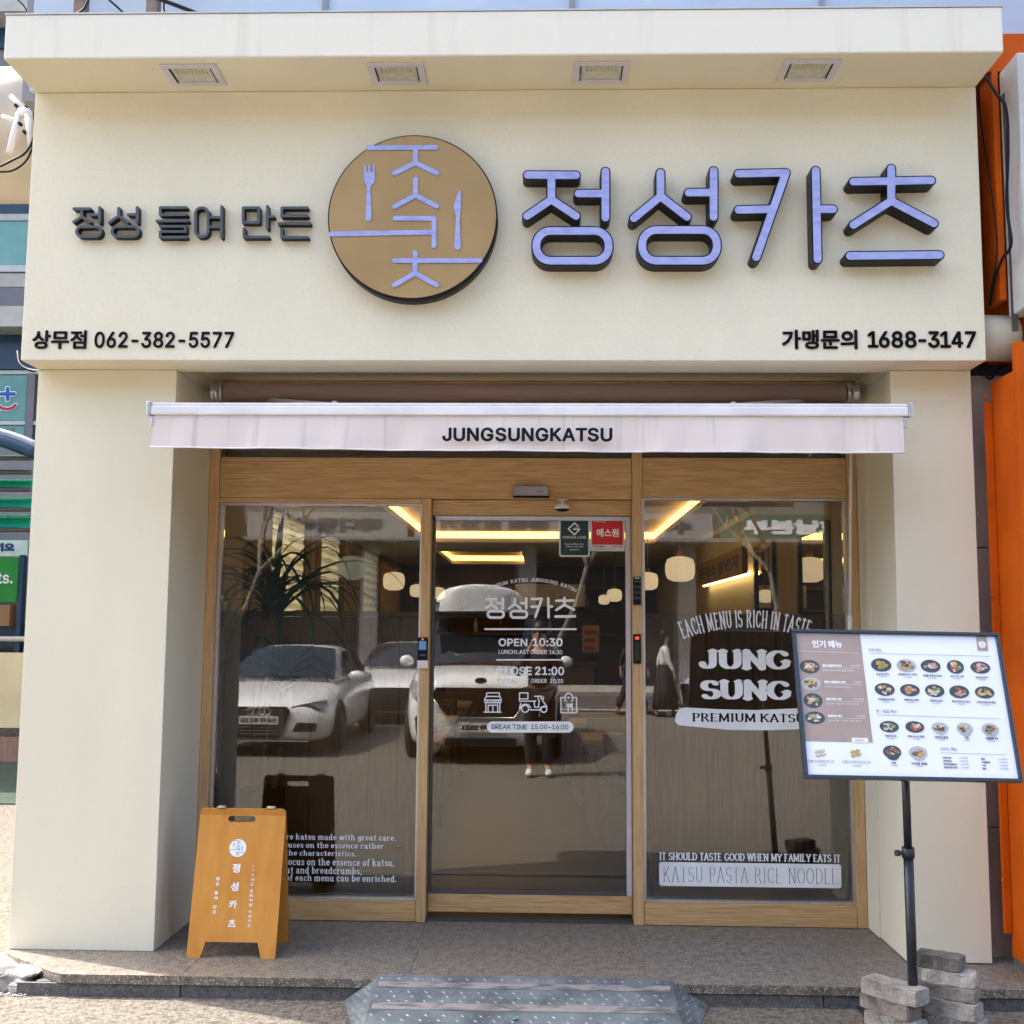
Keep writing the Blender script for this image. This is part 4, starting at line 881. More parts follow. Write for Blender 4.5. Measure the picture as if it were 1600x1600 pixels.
for i, (a0, a1, y0, y1, s, p0, p1, pr_, dy, dx1, ds) in enumerate(it):
    mt(s, a0, a1, y0, y1, white_print, .035); mt(pr_, p0, p1, y0+3, y1+1, white_print); ml(a0, y1+4, p1+3, y1+9, white_print, .0006)
    mt(ds, a0+2, dx1-6, y1+16, y1+30, white_print)
nm = [(627, 709, 387, 400, '등심카츠 정식'), (771, 894, 388, 404, '(매)왕돈까스 정식'), (933, 1058, 396, 411, '정성롤 모둠 카츠 정식'), (1115, 1201, 401, 414, '김치 치즈 나베'), (1280, 1362, 408, 422, '생선카츠 정식'),
      (637, 747, 551, 567, '치즈등심카츠 정식'), (810, 905, 555, 570, '매콤돈까스 정식'), (979, 1062, 560, 576, '안심카츠 정식'), (1124, 1243, 566, 581, '칠리치킨카츠 정식'), (1286, 1411, 571, 588, '고구마 치즈카츠 정식'),
      (684, 760, 792, 808, '크림 파스타'), (832, 944, 796, 811, '로제 파스타 덮밥'), (1010, 1098, 800, 817, '냉모밀 덮밥'), (1206, 1235, 806, 820, '우동'), (1345, 1429, 810, 826, '해물짬뽕 우동'), (727, 756, 970, 986, '라멘'), (855, 962, 973, 990, '가츠동 덮밥')]
for i, (a0, a1, y0, y1, s) in enumerate(nm):
    mt(s, a0, a1, y0, y1, dgrey, .012); c_ = (a0+a1)/2; mt('%d,%d00원' % (9+i % 4, 5+i % 5), c_-24, c_+24, y1+4, y1+15, dgrey)
mt('단품 치즈돈육카츠 2P', 181, 350, 958, 978, dgrey); mt('5,900원', 243, 294, 986, 999, dgrey); mt('단품 고구마치즈카츠 2P', 405, 590, 962, 983, dgrey); mt('6,400원', 476, 526, 990, 1004, dgrey)
for i, (s, pz, s2, p2) in enumerate([('가라아게', '4,000원', '콜라', '2,000원'), ('새우튀김', '5,000원', '카라멜라떼', '2,000원'), ('토마토샐러드', '4,000원', '사이다', '2,000원'), ('일식커리 추가', '3,000원', '환타', '2,000원')]):
    y = 938+i*21; xo = i*3; mt(s, 1062+xo, 1118+xo+(i > 1)*35, y, y+13, dgrey, .02); mt(pz, 1172+xo, 1226+xo, y+2, y+15, dgrey); mt(s2, 1316+xo, 1342+xo+(i == 1)*30, y+8, y+21, dgrey, .02); mt(p2, 1432+xo, 1486+xo, y+10, y+23, dgrey)
pole_t, pole_b = Vector((4.155, -.80, 1.10)), Vector((4.205, -.665, GZ+.01))
def on_pole(t_): return pole_b.lerp(pole_t, t_)
link('pole', MB().tube([on_pole(0), on_pole(.62)], .0205, 16).mesh(), black_metal, ms_); link('upper_pole', MB().tube([on_pole(.6), on_pole(1.0)], .0165, 16).mesh(), black_metal, ms_)
cq = on_pole(.632); link('clamp_collar', MB().tube([on_pole(.615), on_pole(.65)], .026, 16).tube([cq, cq+Vector((-.045, -.01, 0))], .009, 10).tube([cq+Vector((-.04, -.009, 0)), cq+Vector((-.056, -.012, 0))], .013, 10).mesh(), mat('collar_black', (.03, .03, .033), .5), ms_)
me = MB().box(-.09, .09, .0135, .05, -.07, .12, .004).mesh(); me.transform(MM); link('bracket', me, black_metal, ms_)
link('base_plate', bx(4.05, 4.50, -1.0, -.33, GZ+.001, GZ+.011, bev=.003), mat('base_black', (.02, .024, .028), .6), ms_)

# ---- stacks of interlocking paving blocks that weigh the stand down
pav = mat('grey_paving_block', (.36, .33, .285), .95, (.20, .185, .165), 11, mixlo=.35, mixhi=.62, bump=1., bscale=55, bdist=.007, col3=(.46, .44, .40), scale3=120, amt3=.42)
pav2 = mat('stained_paving_block', (.27, .23, .195), .95, (.11, .10, .095), 9, mixlo=.35, mixhi=.6, bump=1., bscale=55, bdist=.007)
def paver(lab, x, y, z, rz, m, seed, chip=0, sx=1., tilt=(0, 0), hh=.058):
    rnd = random.Random(seed); L_, w_ = .112*sx, .052
    o = [(-1, -.85), (-.72, -1.1), (-.30, -.80), (.05, -1.12), (.42, -.82), (.72, -1.1), (1, -.85), (.93, .05), (1, .95), (.70, 1.12), (.38, .84), (0, 1.1), (-.34, .82), (-.70, 1.1), (-1, .9), (-.93, 0)]
    o = [(a_*L_*(1-(chip if a_ > .6 else 0)*rnd.random()), c_*w_*(1+rnd.uniform(-.05, .05))) for a_, c_ in o]
    bm = bmesh.new(); A = [bm.verts.new((a_, c_, 0)) for a_, c_ in o]; B = [bm.verts.new((a_, c_, hh)) for a_, c_ in o]; bm.faces.new(A[::-1]); bm.faces.new(B)
    n = len(o)
    for i in range(n): bm.faces.new((A[i], A[(i+1) % n], B[(i+1) % n], B[i]))
    bmesh.ops.bevel(bm, geom=[e for e in bm.edges], offset=.005, segments=2, affect='EDGES', clamp_overlap=True)
    bmesh.ops.triangulate(bm, faces=[f for f in bm.faces if len(f.verts) > 4]); bmesh.ops.subdivide_edges(bm, edges=[e for e in bm.edges if e.calc_length() > .02], cuts=1)
    for v in bm.verts: v.co += Vector((rnd.uniform(-1, 1), rnd.uniform(-1, 1), rnd.uniform(-1, 1)))*.0013
    bmesh.ops.recalc_face_normals(bm, faces=bm.faces[:]); me = bpy.data.meshes.new('paver'); bm.to_mesh(me); bm.free()
    me.transform(Matrix.Rotation(rz, 4, 'Z') @ Matrix.Rotation(tilt[0], 4, 'X') @ Matrix.Rotation(tilt[1], 4, 'Y')); me.materials.append(m)
    ob_ = bpy.data.objects.new('paving_block', me); C.objects.link(ob_); ob_.location = (x, y, z); tag(ob_, lab, 'paving block', 'paving blocks weighing down the menu stand')
zz = GZ+.012
paver('grey zigzag paving block on the base plate, lowest of the short stack', 4.13, -.65, zz, -.86, pav, 1, sx=1.1, hh=.062)
paver('stained grey paving block in the middle of the short stack', 4.115, -.63, zz+.064, -.95, pav2, 2, sx=1.1, hh=.062)
paver('broad grey paving block topping the short stack beside the pole', 4.13, -.65, zz+.128, -.90, pav, 3, sx=1.22, tilt=(.0, -.02), hh=.066)
paver('grey paving block at the bottom of the tall stack', 4.37, -.67, zz, -.60, pav, 4, sx=1.15, hh=.068)
paver('lower middle grey paving block of the tall stack', 4.36, -.66, zz+.070, -.75, pav, 5, sx=1.1, hh=.066)
paver('brownish paving block of the tall stack, below the pale one', 4.36, -.64, zz+.138, -.62, pav2, 6, sx=1.1, hh=.050)
paver('pale paving block with a rough end, second from the top of the tall stack', 4.375, -.63, zz+.190, -.50, mat('pale_paving_block', (.50, .47, .41), .95, (.34, .32, .28), 10, bump=1., bscale=55, bdist=.007), 7, .15, hh=.052)
paver('dark broken half block crowning the tall stack', 4.345, -.60, zz+.244, -.55, mat('dark_paving_block', (.20, .18, .16), .95, (.06, .055, .05), 8, bump=1., bscale=60, bdist=.01), 8, .3, .86, hh=.056)

# ---- checker plate ramp
galv = mat('galvanised_plate', (.24, .275, .29), .42, (.12, .14, .15), 7, mixlo=.35, mixhi=.65, metal=.35, bump=.1, bscale=30, col3=(.13, .12, .11), scale3=14, amt3=.36)
galv_hi = mat('galvanised_lug', (.27, .30, .32), .4, (.18, .20, .22), 12, metal=.3)
rp = thing('metal_ramp', 'checker plate metal ramp leading from the street up to the porch before the sliding door', 'ramp', (2.55, -.6, GZ))
x0r, x1r, yb_, yf_, zt_, zb2 = 1.885, 3.22, -.362, -.90, .007, GZ+.004
sl_ = lambda x, y: (x, y, zt_+(zb2-zt_)*(yb_-y)/(yb_-yf_))
b = MB(); b.face([sl_(x0r, yb_), sl_(x1r, yb_), sl_(x1r, yf_), sl_(x0r, yf_)]); b.face([(x0r, yf_, zb2), (x1r, yf_, zb2), (x1r, yf_, GZ), (x0r, yf_, GZ)]); b.box(x0r, x1r, yb_-.001, yb_+.045, .0015, .0065)
link('deck', b.mesh(), galv, rp)
wl = [(x0r, yb_, zt_), (x0r, yf_, zb2), (1.735, -.375, GZ+.004)]; wr = [(x1r, yb_, zt_), (3.385, -.365, GZ+.004), (x1r, yf_, zb2)]
link('side_wing', MB().face(wl).mesh(), galv, rp); link('side_wing', MB().face(wr).mesh(), galv, rp)
def lugs(pts, n, up, parent):
    b = MB(); n = Vector(n).normalized()
    for i, (p, ang) in enumerate(pts):
        a_ = Vector((math.cos(ang), math.sin(ang), 0)); a_ = (a_-n*a_.dot(n)).normalized(); c_ = n.cross(a_); p = Vector(p)+n*.0004
        q = [p-a_*.013, p-a_*.004+c_*.0034, p+a_*.004+c_*.0034, p+a_*.013, p+a_*.004-c_*.0034, p-a_*.004-c_*.0034]; t0, t1 = p-a_*.005+n*.0022, p+a_*.005+n*.0022
        for f_ in ((q[0], q[1], t0), (q[1], q[2], t1, t0), (q[2], q[3], t1), (q[3], q[4], t1), (q[4], q[5], t0, t1), (q[5], q[0], t0)): b.face(f_)
    o = link('tread_lugs', b.mesh(), galv_hi, parent); stuff(o)
nd = Vector((0, (zb2-zt_), (yb_-yf_)*1.)).normalized(); nd = Vector((0, -(zt_-zb2)/(yb_-yf_), 1)).normalized()
pts = []
strips = [(-.405, -.455), (-.58, -.635)]
for j in range(14):
    y = yb_-.012-j*.038
    if any(b_-.012 < y < a_+.012 for a_, b_ in strips): continue
    for i in range(34):
        x = x0r+.02+i*.039+(.0195 if j % 2 else 0)
        if x < x1r-.01: pts.append((sl_(x, y), .75 if (i+j) % 2 else -.75))
lugs(pts, nd, 1, rp)
def in_tri(p, t):
    (x, y), A, B, D2 = p, t[0], t[1], t[2]; s = lambda a_, c_: (x-c_[0])*(a_[1]-c_[1])-(a_[0]-c_[0])*(y-c_[1]); d = [s(A, B), s(B, D2), s(D2, A)]; return all(q > .004 for q in d) or all(q < -.004 for q in d)
for t3 in (wl, wr):
    n = (Vector(t3[1])-Vector(t3[0])).cross(Vector(t3[2])-Vector(t3[0])).normalized(); n = n if n.z > 0 else -n; P3 = []
    for i in range(14):
        for j in range(18):
            x, y = min(q[0] for q in t3)+i*.026+(j % 2)*.013, -.37-j*.030
            if in_tri((x, y), t3): P3.append(((x, y, t3[0][2]-((x-t3[0][0])*n.x+(y-t3[0][1])*n.y)/n.z), .75 if (i+j) % 2 else -.75))
    lugs(P3, n, 1, rp)
strip_m = mat('anti_slip_strip', (.26, .235, .225), .8, (.10, .10, .10), 9, (1, 4, 1), .38, .55)
for a_, c_ in strips:
    b = MB()
    q = [Vector(sl_(x0r+.012, a_)), Vector(sl_(x1r-.012, a_)), Vector(sl_(x1r-.012, c_)), Vector(sl_(x0r+.012, c_))]; q = [v+nd*.0025 for v in q]; b.face(q); lo_ = [v-nd*.002 for v in q]
    for i in range(4): b.face([q[i], q[(i+1) % 4], lo_[(i+1) % 4], lo_[i]])
    so_ = link('tread_strip', b.mesh(), strip_m, rp)
    b = MB()
    for i in range(66):
        for j in range(3):
            p = Vector(sl_(x0r+.022+i*.0198+(j % 2)*.0099, a_+(c_-a_)*(.22+.28*j)))+nd*.0028
            if .40 < i/66 < .62 and random.random() < .7: continue
            b.face([p+Vector((.0042, 0, 0)), p+Vector((0, .0042, 0)), p-Vector((.0042, 0, 0)), p-Vector((0, .0042, 0))])
    stuff(link('strip_studs', b.mesh(), mat('strip_stud', (.40, .37, .36), .7), so_))
bo = at(1130+0-0, 1590, z=-.02)
tag(link('litter', MB().lathe([(.012, 0), (.013, .004), (.004, .006)], sl_(2.52, -.70)[:2]+(sl_(2.52, -.70)[2]+.003,), 10).mesh(), mat('green_cap', (.05, .30, .17), .4)), 'small green bottle cap lying on the metal ramp', 'bottle cap')

# ================================================================== NEIGHBOUR WITH THE ORANGE FRAME
stone = mat('brown_stone_cladding', (.44, .345, .305), .6, (.28, .21, .185), 4, (1, 1, .6), .3, .7, bump=.5, bscale=9, bdist=.02, col3=(.52, .44, .40), scale3=40, amt3=.35)
orange = mat('orange_painted_steel', (.60, .105, .003), .6, (.47, .078, .003), 3, spec=.15, bump=.05, bscale=8)
st_ = thing('stone_pier', 'brown stone clad pier between the cream shop front and the orange frame', 'pier', (4.95, .3, 0))
yS_ = .13
zz_ = [GZ, .62, 1.32, 2.02, 2.92]
for i in range(4): link('stone', bx(4.806, 5.3, yS_+(.004 if i % 2 else 0), yS_+.3, zz_[i]+(.002 if i else 0), zz_[i+1]-.003, bev=.004), stone, st_)
link('backing', bx(4.808, 5.3, yS_+.02, 1.0, GZ, 4.5), mat('dark_recess', (.03, .03, .033), .8), st_)
ox = 4.895
y_c = float(at(1587, 700, x=ox)[1]); y_k = float(at(1551, 700, x=ox)[1]); zto = float(at(1560, 592, x=ox)[2]); 
og = thing('orange_frame', 'orange painted steel shop surround beside the brown stone pier', 'shop front', (5.4, y_k, GZ))
link('side_panel', bx(ox, ox+.03, y_c+.002, y_k, GZ+.14, zto, bev=.002), orange, og); y_k2 = float(at(1535, 300, x=ox)[1]); link('side_panel', bx(ox, ox+.03, y_c+.10, y_k2, 3.23, 4.42, bev=.002), orange, og)
link('front_panel', bx(ox, 7.6, y_c-.05, y_c, GZ+.14, 2.98, bev=.003), orange, og); link('flange', bx(ox-.038, ox-.002, y_k-.02, y_k+.002, .15, zto-.1, bev=.003), orange, og)
link('upper_panel', bx(ox+.032, 7.6, .10, .16, 2.98, 4.42), orange, og)
link('top_beam', bx(4.88, 7.6, -.16, .30, 4.425, float(at(1590, 52, y=-.16)[2]), bev=.004), orange, og)
link('plinth', bx(4.90, 7.6, y_c-.06, y_k, GZ, GZ+.138), granite_edge, og)
for v in (620, 780, 930, 1375):
    p = at(1548, v, y=y_k-.02); link('bolt', MB().tube([(ox-.04, y_k-.032, p[2]), (ox-.04, y_k-.018, p[2])], .009, 8).mesh(), orange, og)
sb = thing('lightbox_sign', 'pale grey lightbox casing hung high on the orange surround', 'sign box', (5.3, -.3, 3.0))
sx_ = 4.935; yA_, yB2 = float(at(1598, 300, x=sx_)[1]), float(at(1568, 300, x=sx_)[1])
link('casing', bx(sx_, 7.4, yA_, yB2, float(at(1583, 492, x=sx_)[2]), float(at(1575, 98, x=sx_)[2]), bev=.01), mat('casing_grey', (.55, .56, .56), .4, bump=.05, bscale=4), sb)
link('edge_strip', bx(sx_-.006, sx_+.02, yB2-.06, yB2-.045, 3.06, 4.28), alu_dark, sb)
t = tag(link('cream_pipe', MB().tube([(4.803, -.01, 3.078), (5.0, -.01, 3.078), (5.02, -.01, 3.078)], [.117, .117, .105], 32).mesh(), mat('cream_pipe_paint', (.70, .65, .53), .5, bump=.2, bscale=90, bdist=.002)), 'fat cream painted pipe joining the fascia end to the orange surround', 'pipe')
tag(link('cream_pipe', MB().tube([(-.06, .02, 3.10), (-.002, .02, 3.10)], [.07, .08], 24).mesh(), MATS['cream_pipe_paint']), 'stub of cream pipe at the alley end of the fascia', 'pipe')
def px_(pts, x): return [tuple(at(u, v, x=x)) for u, v in pts]
cable('cable', 'thick black cable looping down beside the grey lightbox casing', px_([(1536, 112), (1556, 145), (1572, 170), (1575, 235), (1573, 320), (1580, 380), (1566, 405), (1553, 440), (1546, 478)], 4.875), .008, ink)
cable('cable', 'thin wire hanging down the dark gap beside the fascia', px_([(1529, 135), (1534, 200), (1547, 285), (1558, 385), (1548, 455)], 4.868), .004, ink)
cable('cable', 'looped black cable below the cream pipe', pc([(1530, 570), (1546, 592), (1558, 578), (1574, 570)], .08), .008, ink)
cable('cable', 'tangle of pale wires under the alley end of the fascia', pc([(27, 548), (30, 566), (44, 576), (66, 579)], .0), .003, mat('wire_pale', (.5, .5, .5), .5))
cable('cable', 'dark wire hooked under the alley end of the fascia', pc([(26, 552), (36, 572), (52, 580), (60, 574)], .02), .006, ink)

# ================================================================== ALLEY SIDE
YL = 9.
Lz = lambda v: float(at(20, v, y=YL)[2])
nb = thing('clinic_building', 'blue and grey clinic building with teal windows seen down the alley', 'building', (-5, YL+.2, GZ))
conc = mat('pale_concrete', (.46, .45, .43), .8, (.36, .35, .33), 3, bump=.2, bscale=40)
blue = mat('dark_blue_panel', (.012, .05, .11), .35); teal = mat('teal_window_film', (.16, .38, .36), .25, (.12, .30, .29), 1.5); greyp = mat('grey_violet_panel', (.16, .16, .19), .6); wframe = mat('pale_window_frame', (.50, .52, .54), .4)
link('wall', bx(-16, -2.6, YL+.06, YL+6, GZ, 10.6), mat('clinic_wall', (.22, .22, .23), .8), nb)
def lb(name, v0, v1, m, y0=YL, y1=YL+.055, x0=-16, x1=-2.8, lab=None): return link(name, bx(x0, x1, y0, y1, Lz(v1), Lz(v0)), m, nb, lab)
lb('ledge', 8, 42, conc, YL-.4); lb('blue_panel', 44, 74, blue); lb('ledge', 262, 286, conc, YL-.5); lb('blue_panel', 287, 334, blue)
for i in range(9):
    x1 = -4.0-i*1.25; link('teal_pane', bx(x1-1.19, x1, YL, YL+.05, Lz(414), Lz(346)), teal, nb)
lb('window_frame', 335, 345, wframe, YL-.02); lb('window_frame', 415, 425, wframe, YL-.02); lb('grey_panel', 427, 448, conc, YL); lb('grey_panel', 449, 492, greyp); lb('ledge', 493, 524, conc, YL-.45); lb('blue_panel', 526, 578, blue, YL-.05)
for i in range(8):
    x1 = float(at(42, 600, y=YL)[0])-i*1.35; link('teal_pane', bx(x1-1.27, x1, YL, YL+.05, Lz(657), Lz(586)), teal, nb); link('teal_pane', bx(x1-1.27, x1, YL, YL+.05, Lz(688), Lz(665)), teal, nb)
lb('window_frame', 579, 585, wframe, YL-.02); lb('window_frame', 658, 664, wframe, YL-.02)
link('downpipe_panel', bx(float(at(44, 600, y=YL)[0]), float(at(56, 600, y=YL)[0]), YL-.03, YL+.05, Lz(700), Lz(584)), greyp, nb)
# smiling cross on the window
cross = thing('cross_sticker', 'blue plus above a red smile, stuck on the teal clinic window', 'window sticker', (float(at(12, 620, y=YL)[0]), YL-.01, Lz(640)))
def fs(st, y, m, nm_, parent):
    me = loops_mesh(contours(pxs(st, y), .004)); me.transform(Matrix.Translation((0, y, 0))); return link(nm_, me, m, parent)
cb = mat('cross_blue', (.01, .10, .42), .4); cr_ = mat('smile_red', (.42, .01, .07), .4)
fs([(12, 607, 12, 624, 4.4), (2, 615.5, 22, 615.5, 4.4)], YL-.012, white_vinyl, 'outline', cross); fs([(12, 607, 12, 624, 3.0), (2, 615.5, 22, 615.5, 3.0)], YL-.016, cb, 'plus', cross)
sm = [(-4, 633), (3, 638), (12, 639.5), (20, 637), (24, 633)]
fs(poly(sm, 3.6), YL-.012, white_vinyl, 'outline', cross); fs(poly(sm, 2.4), YL-.016, cr_, 'smile', cross)
link('lettering', text_px('ONE', 0, 23, 669, 677, YL-.012, .01), mat('sign_grey', (.16, .18, .18), .5), cross)
# awnings of the pharmacy level
tealc = mat('teal_canvas', (.03, .66, .46), .6, (.02, .52, .37), 3, transl=.55)
ca = thing('arched_canopy', 'grey blue arched canopy edge above the teal canvas awnings', 'canopy', (-6, 6.5, 3.0))
b = MB(); P0 = []
for i in range(13):
    u = -60+i*10; v = 676+max(0, (u+60)/120)**2*30-8; P0.append((u, v))
for yy, m_, off, n_ in ((6.45, mat('canopy_grey', (.28, .34, .40), .4), 0, 'top_edge'), (6.47, blue, 12, 'side_band')):
    b = MB(); S = [(float(at(u, v+off, y=yy)[0]), yy, float(at(u, v+off, y=yy)[2])) for u, v in P0]
    b.tube(S, .045 if off == 0 else .08, 8); link(n_, b.mesh(), m_, ca)
for i, (va, vb) in enumerate(((707, 716), (731, 738), (745, 765), (773, 796), (801, 828))):
    lab = ['uppermost thin teal canvas strip below the arched canopy', 'second teal canvas strip below the arched canopy', 'upper broad teal canvas slat awning', 'middle broad teal canvas slat awning', 'lowest broad teal canvas slat awning, above the white letter board'][i]
    yy = 6.6+i*.04; x1 = float(at(50, va, y=yy)[0]); b = MB(); z0, z1 = float(at(20, vb, y=yy)[2]), float(at(20, va, y=yy)[2])
    b.prism([(yy, z0), (yy+.02, z0), (yy+.25, z1), (yy+.22, z1)], -13, x1, 'x'); t = thing('teal_awning', lab, 'awning', (-6, yy, z0), 'teal canvas awnings of the clinic building'); link('canvas', b.mesh(), tealc, t); link('front_tube', MB().tube([(-13, yy-.01, z0), (x1, yy-.01, z0)], .03, 6).mesh(), alu_dark, t)
t = thing('letter_board', 'white board with dark blue Korean letters below the teal awnings', 'sign', (-5, YL-.5, Lz(870))); yy = YL-.5
link('board', bx(-12, float(at(43, 850, y=yy)[0]), yy, yy+.06, float(at(20, 869, y=yy)[2]), float(at(20, 844, y=yy)[2])), mat('board_mint', (.55, .70, .66), .5), t); link('lettering', text_px('기오', -10, 23, 848, 862, yy-.006, .03), mat('navy_print', (.01, .03, .16), .5), t)
t = thing('green_sign', 'bright green sign with white lettering beside dark blue posts', 'sign', (-5, YL-.5, Lz(950)))
link('board', bx(-12, float(at(28, 900, y=yy)[0]), yy, yy+.05, float(at(20, 941, y=yy)[2]), float(at(20, 871, y=yy)[2])), mat('sign_green', (.01, .25, .03), .5), t); link('lettering', text_px('ats.', -16, 20, 895, 912, yy-.006, .02), white_vinyl, t)
t = thing('shop_counter', 'dark blue counter with wooden crate and steel rail below the green sign', 'counter', (-5, YL-.6, GZ)); yy = YL-.55
link('front', bx(-12, -2.9, yy+.1, yy+.5, Lz(1010), Lz(975)), blue, t); link('post', bx(float(at(29, 900, y=yy)[0]), float(at(36, 900, y=yy)[0]), yy, yy+.1, 0, Lz(871)), blue, t)
link('crate', bx(-12, float(at(18, 960, y=yy)[0]), yy-.05, yy+.1, float(at(20, 978, y=yy)[2]), float(at(20, 945, y=yy)[2])), mat('crate_wood', (.30, .17, .08), .7), t)
link('rail', MB().tube([(-12, yy-.1, float(at(20, 998, y=yy)[2])), (-2.9, yy-.1, float(at(20, 998, y=yy)[2]))], .035, 8).mesh(), alu, t)
wm = mat('cream_low_wall', (.85, .71, .42), .85, (.74, .60, .35), 2, bump=.2, bscale=30)
t = thing('garden_wall', 'low cream wall with stained pink base at the end of the alley', 'wall', (-5, YL-.7, GZ)); yy = YL-.75
link('wall', bx(-14, -2.9, yy, yy+.2, Lz(1135), Lz(1018)), wm, t); link('moss_band', bx(-14, -2.9, yy-.02, yy+.18, Lz(1142), Lz(1129)), mat('moss_dark', (.05, .045, .035), .95, (.13, .11, .07), 12), t); link('base', bx(-14, -2.9, yy-.04, yy+.2, GZ, Lz(1142)-.002), mat('pink_render', (.42, .22, .17), .9, (.25, .18, .13), 6, (4, 4, .5)), t)
me = MB().box(-14, -.2, 5.0, YL-.80, GZ+.004, GZ+.012).mesh(); struct('green_matting', me, mat('green_mat', (.035, .06, .042), .95, (.02, .038, .028), 30, bump=.8, bscale=200))
# boxed unit and brackets near the top corner
t = thing('air_duct', 'beige rounded casing with white bracket arms beside the top corner of the shop front', 'duct', (-.4, .7, 3.9)); yy = .75
za, zb_ = float(at(20, 262, y=yy)[2]), float(at(20, 70, y=yy)[2])
b = MB(); b.tube([(-1.6, yy+.42, (za+zb_)/2), (-.05, yy+.42, (za+zb_)/2)], .42, 40); me = b.mesh()
link('casing', me, mat('beige_casing', (.56, .50, .42), .6, (.45, .40, .33), 3, bump=.1, bscale=20), t)
for (a_, c_, r_) in (((14, 240), (30, 178), .020), ((50, 232), (42, 170), .022), ((17, 150), (38, 172), .014), ((4, 182), (26, 190), .014), ((30, 176), (54, 176), .030)):
    link('bracket_arm', MB().tube([tuple(at(*a_, y=yy-.08)), tuple(at(*c_, y=yy-.08))], r_, 10).mesh(), white_metal, t)
for u, v in ((24, 164), (41, 166), (30, 192), (37, 205)):
    p = at(u, v, y=yy-.11); link('bolt', MB().tube([tuple(p), (p[0], p[1]+.03, p[2])], .010, 8).mesh(), ink, t)
cable('cable', 'brown and black cable looping below the beige casing', pc([(-5, 262), (20, 250), (42, 236), (54, 205), (50, 150)], yy-.15), .007, ink)
cable('cable', 'loose black cable sagging under the beige casing', pc([(-8, 268), (18, 267), (40, 252), (52, 225), (55, 190)], yy-.12), .006, ink)
cable('cable', 'thin dark wire hanging above the canopy corner', pc([(24, -4), (38, 10), (44, 24)], yy), .005, ink)

# ================================================================== INSIDE THE SHOP
warm_wall = mat('warm_plaster', (.50, .45, .35), .85, (.46, .41, .32), 3); dark_wood = mat('dark_walnut', (.25, .145, .092), .5, (.19, .108, .07), 10, (9, 9, .7), .35, .65)
mid_wood = mat('amber_wood', (.26, .125, .045), .5, (.17, .075, .025), 9, (6, 6, .6)); floor_m = mat('grey_floor_tile', (.050, .050, .044), .4, (.038, .038, .034), 2)
ceil_m = mat('ceiling_paint', (.62, .56, .45), .9)
IX0, IX1, IY0, IY1, IC = .30, 4.50, .80, 12.6, 2.62
struct('shop_floor', bx(.05, 4.79, YW+.11, IY1, -.04, -.002), floor_m)
rm = thing('shop_interior', 'warm cream dining room walls and ceiling seen through the glass', 'room', (2.4, 6, 0))
link('side_wall', bx(IX1, 4.78, .80, IY1, 0, 3.0), warm_wall, rm); link('rear_wall', bx(IX0, IX1, IY1, IY1+.1, 0, 3.0), mat('rear_wall_brown', (.09, .055, .036), .6), rm)
wy = [(float(at(422, 900, x=IX0)[1]), float(at(476, 900, x=IX0)[1])), (float(at(500, 900, x=IX0)[1]), float(at(531, 900, x=IX0)[1])), (float(at(567, 900, x=IX0)[1]), float(at(590, 900, x=IX0)[1]))]
y_prev = .80
for a_, c_ in wy+[(IY1, IY1)]:
    link('side_wall', bx(IX0-.16, IX0, y_prev, a_, 0, 3.0), warm_wall, rm)
    if c_ > a_:
        link('side_wall', bx(IX0-.16, IX0, a_, c_, 0, 1.25), warm_wall, rm); link('side_wall', bx(IX0-.16, IX0, a_, c_, 2.75, 3.0), warm_wall, rm)
        b = MB(); b.box(IX0-.02, IX0+.012, a_-.24, a_, 1.15, 2.619, .004); b.box(IX0-.02, IX0+.012, c_, c_+.24, 1.15, 2.619, .004); link('window_post', b.mesh(), mid_wood, rm) if False else (link('window_post', bx(IX0-.02, IX0+.012, a_-.24, a_, 1.15, 2.619, bev=.004), mid_wood, rm), link('window_post', bx(IX0-.02, IX0+.012, c_, c_+.24, 1.15, 2.619, bev=.004), mid_wood, rm))
    y_prev = c_
link('front_return', bx(.05, IX0, .765, .80, 0, 3.0), warm_wall, rm)
# ceiling with a lit tray
tx0, tx1, ty0, ty1 = 1.25, 3.95, 1.5, 7.6; ux0, ux1, uy0, uy1 = 1.2, 2.35, 9.2, 12.0
for a in ((IX0, IX1, .80, ty0), (IX0, tx0, ty0, ty1), (tx1, IX1, ty0, ty1), (IX0, IX1, ty1, uy0), (IX0, ux0, uy0, uy1), (ux1, IX1, uy0, uy1), (IX0, IX1, uy1, IY1)):
    link('ceiling', bx(*a, IC, IC+.05), ceil_m, rm)
link('upper_ceiling', bx(IX0-.16, 4.78, .80, IY1, 2.95, 3.0), ceil_m, rm); link('front_soffit', bx(.05, 4.79, YW+.145, .799, 2.998, 3.04), ceil_m, rm)
cove = mat('cove_glow', (.8, .6, .3), .8, emit=(1, .53, .12), estr=1.25); cove2 = mat('cove_diffuser', (.8, .7, .5), .8, emit=(1, .66, .28), estr=1.1)
for i, (x0, x1, y0, y1) in enumerate(((tx0, tx1, ty0, ty1), (ux0, ux1, uy0, uy1))):
    t = thing('cove_light', ['large glowing yellow ceiling cove nearer the glass', 'small glowing yellow ceiling cove farther back'][i], 'cove light', ((x0+x1)/2, (y0+y1)/2, IC+.06))
    for a in ((x0, x1, y1, y1+.02), (x0, x1, y0-.02, y0), (x0-.02, x0, y0, y1), (x1, x1+.02, y0, y1)): link('light_strip', bx(*a, IC+.052, 2.748), cove, t)
    link('tray_panel', bx(x0-.02, x1+.02, y0-.02, y1+.02, 2.749, 2.80), ceil_m, t)
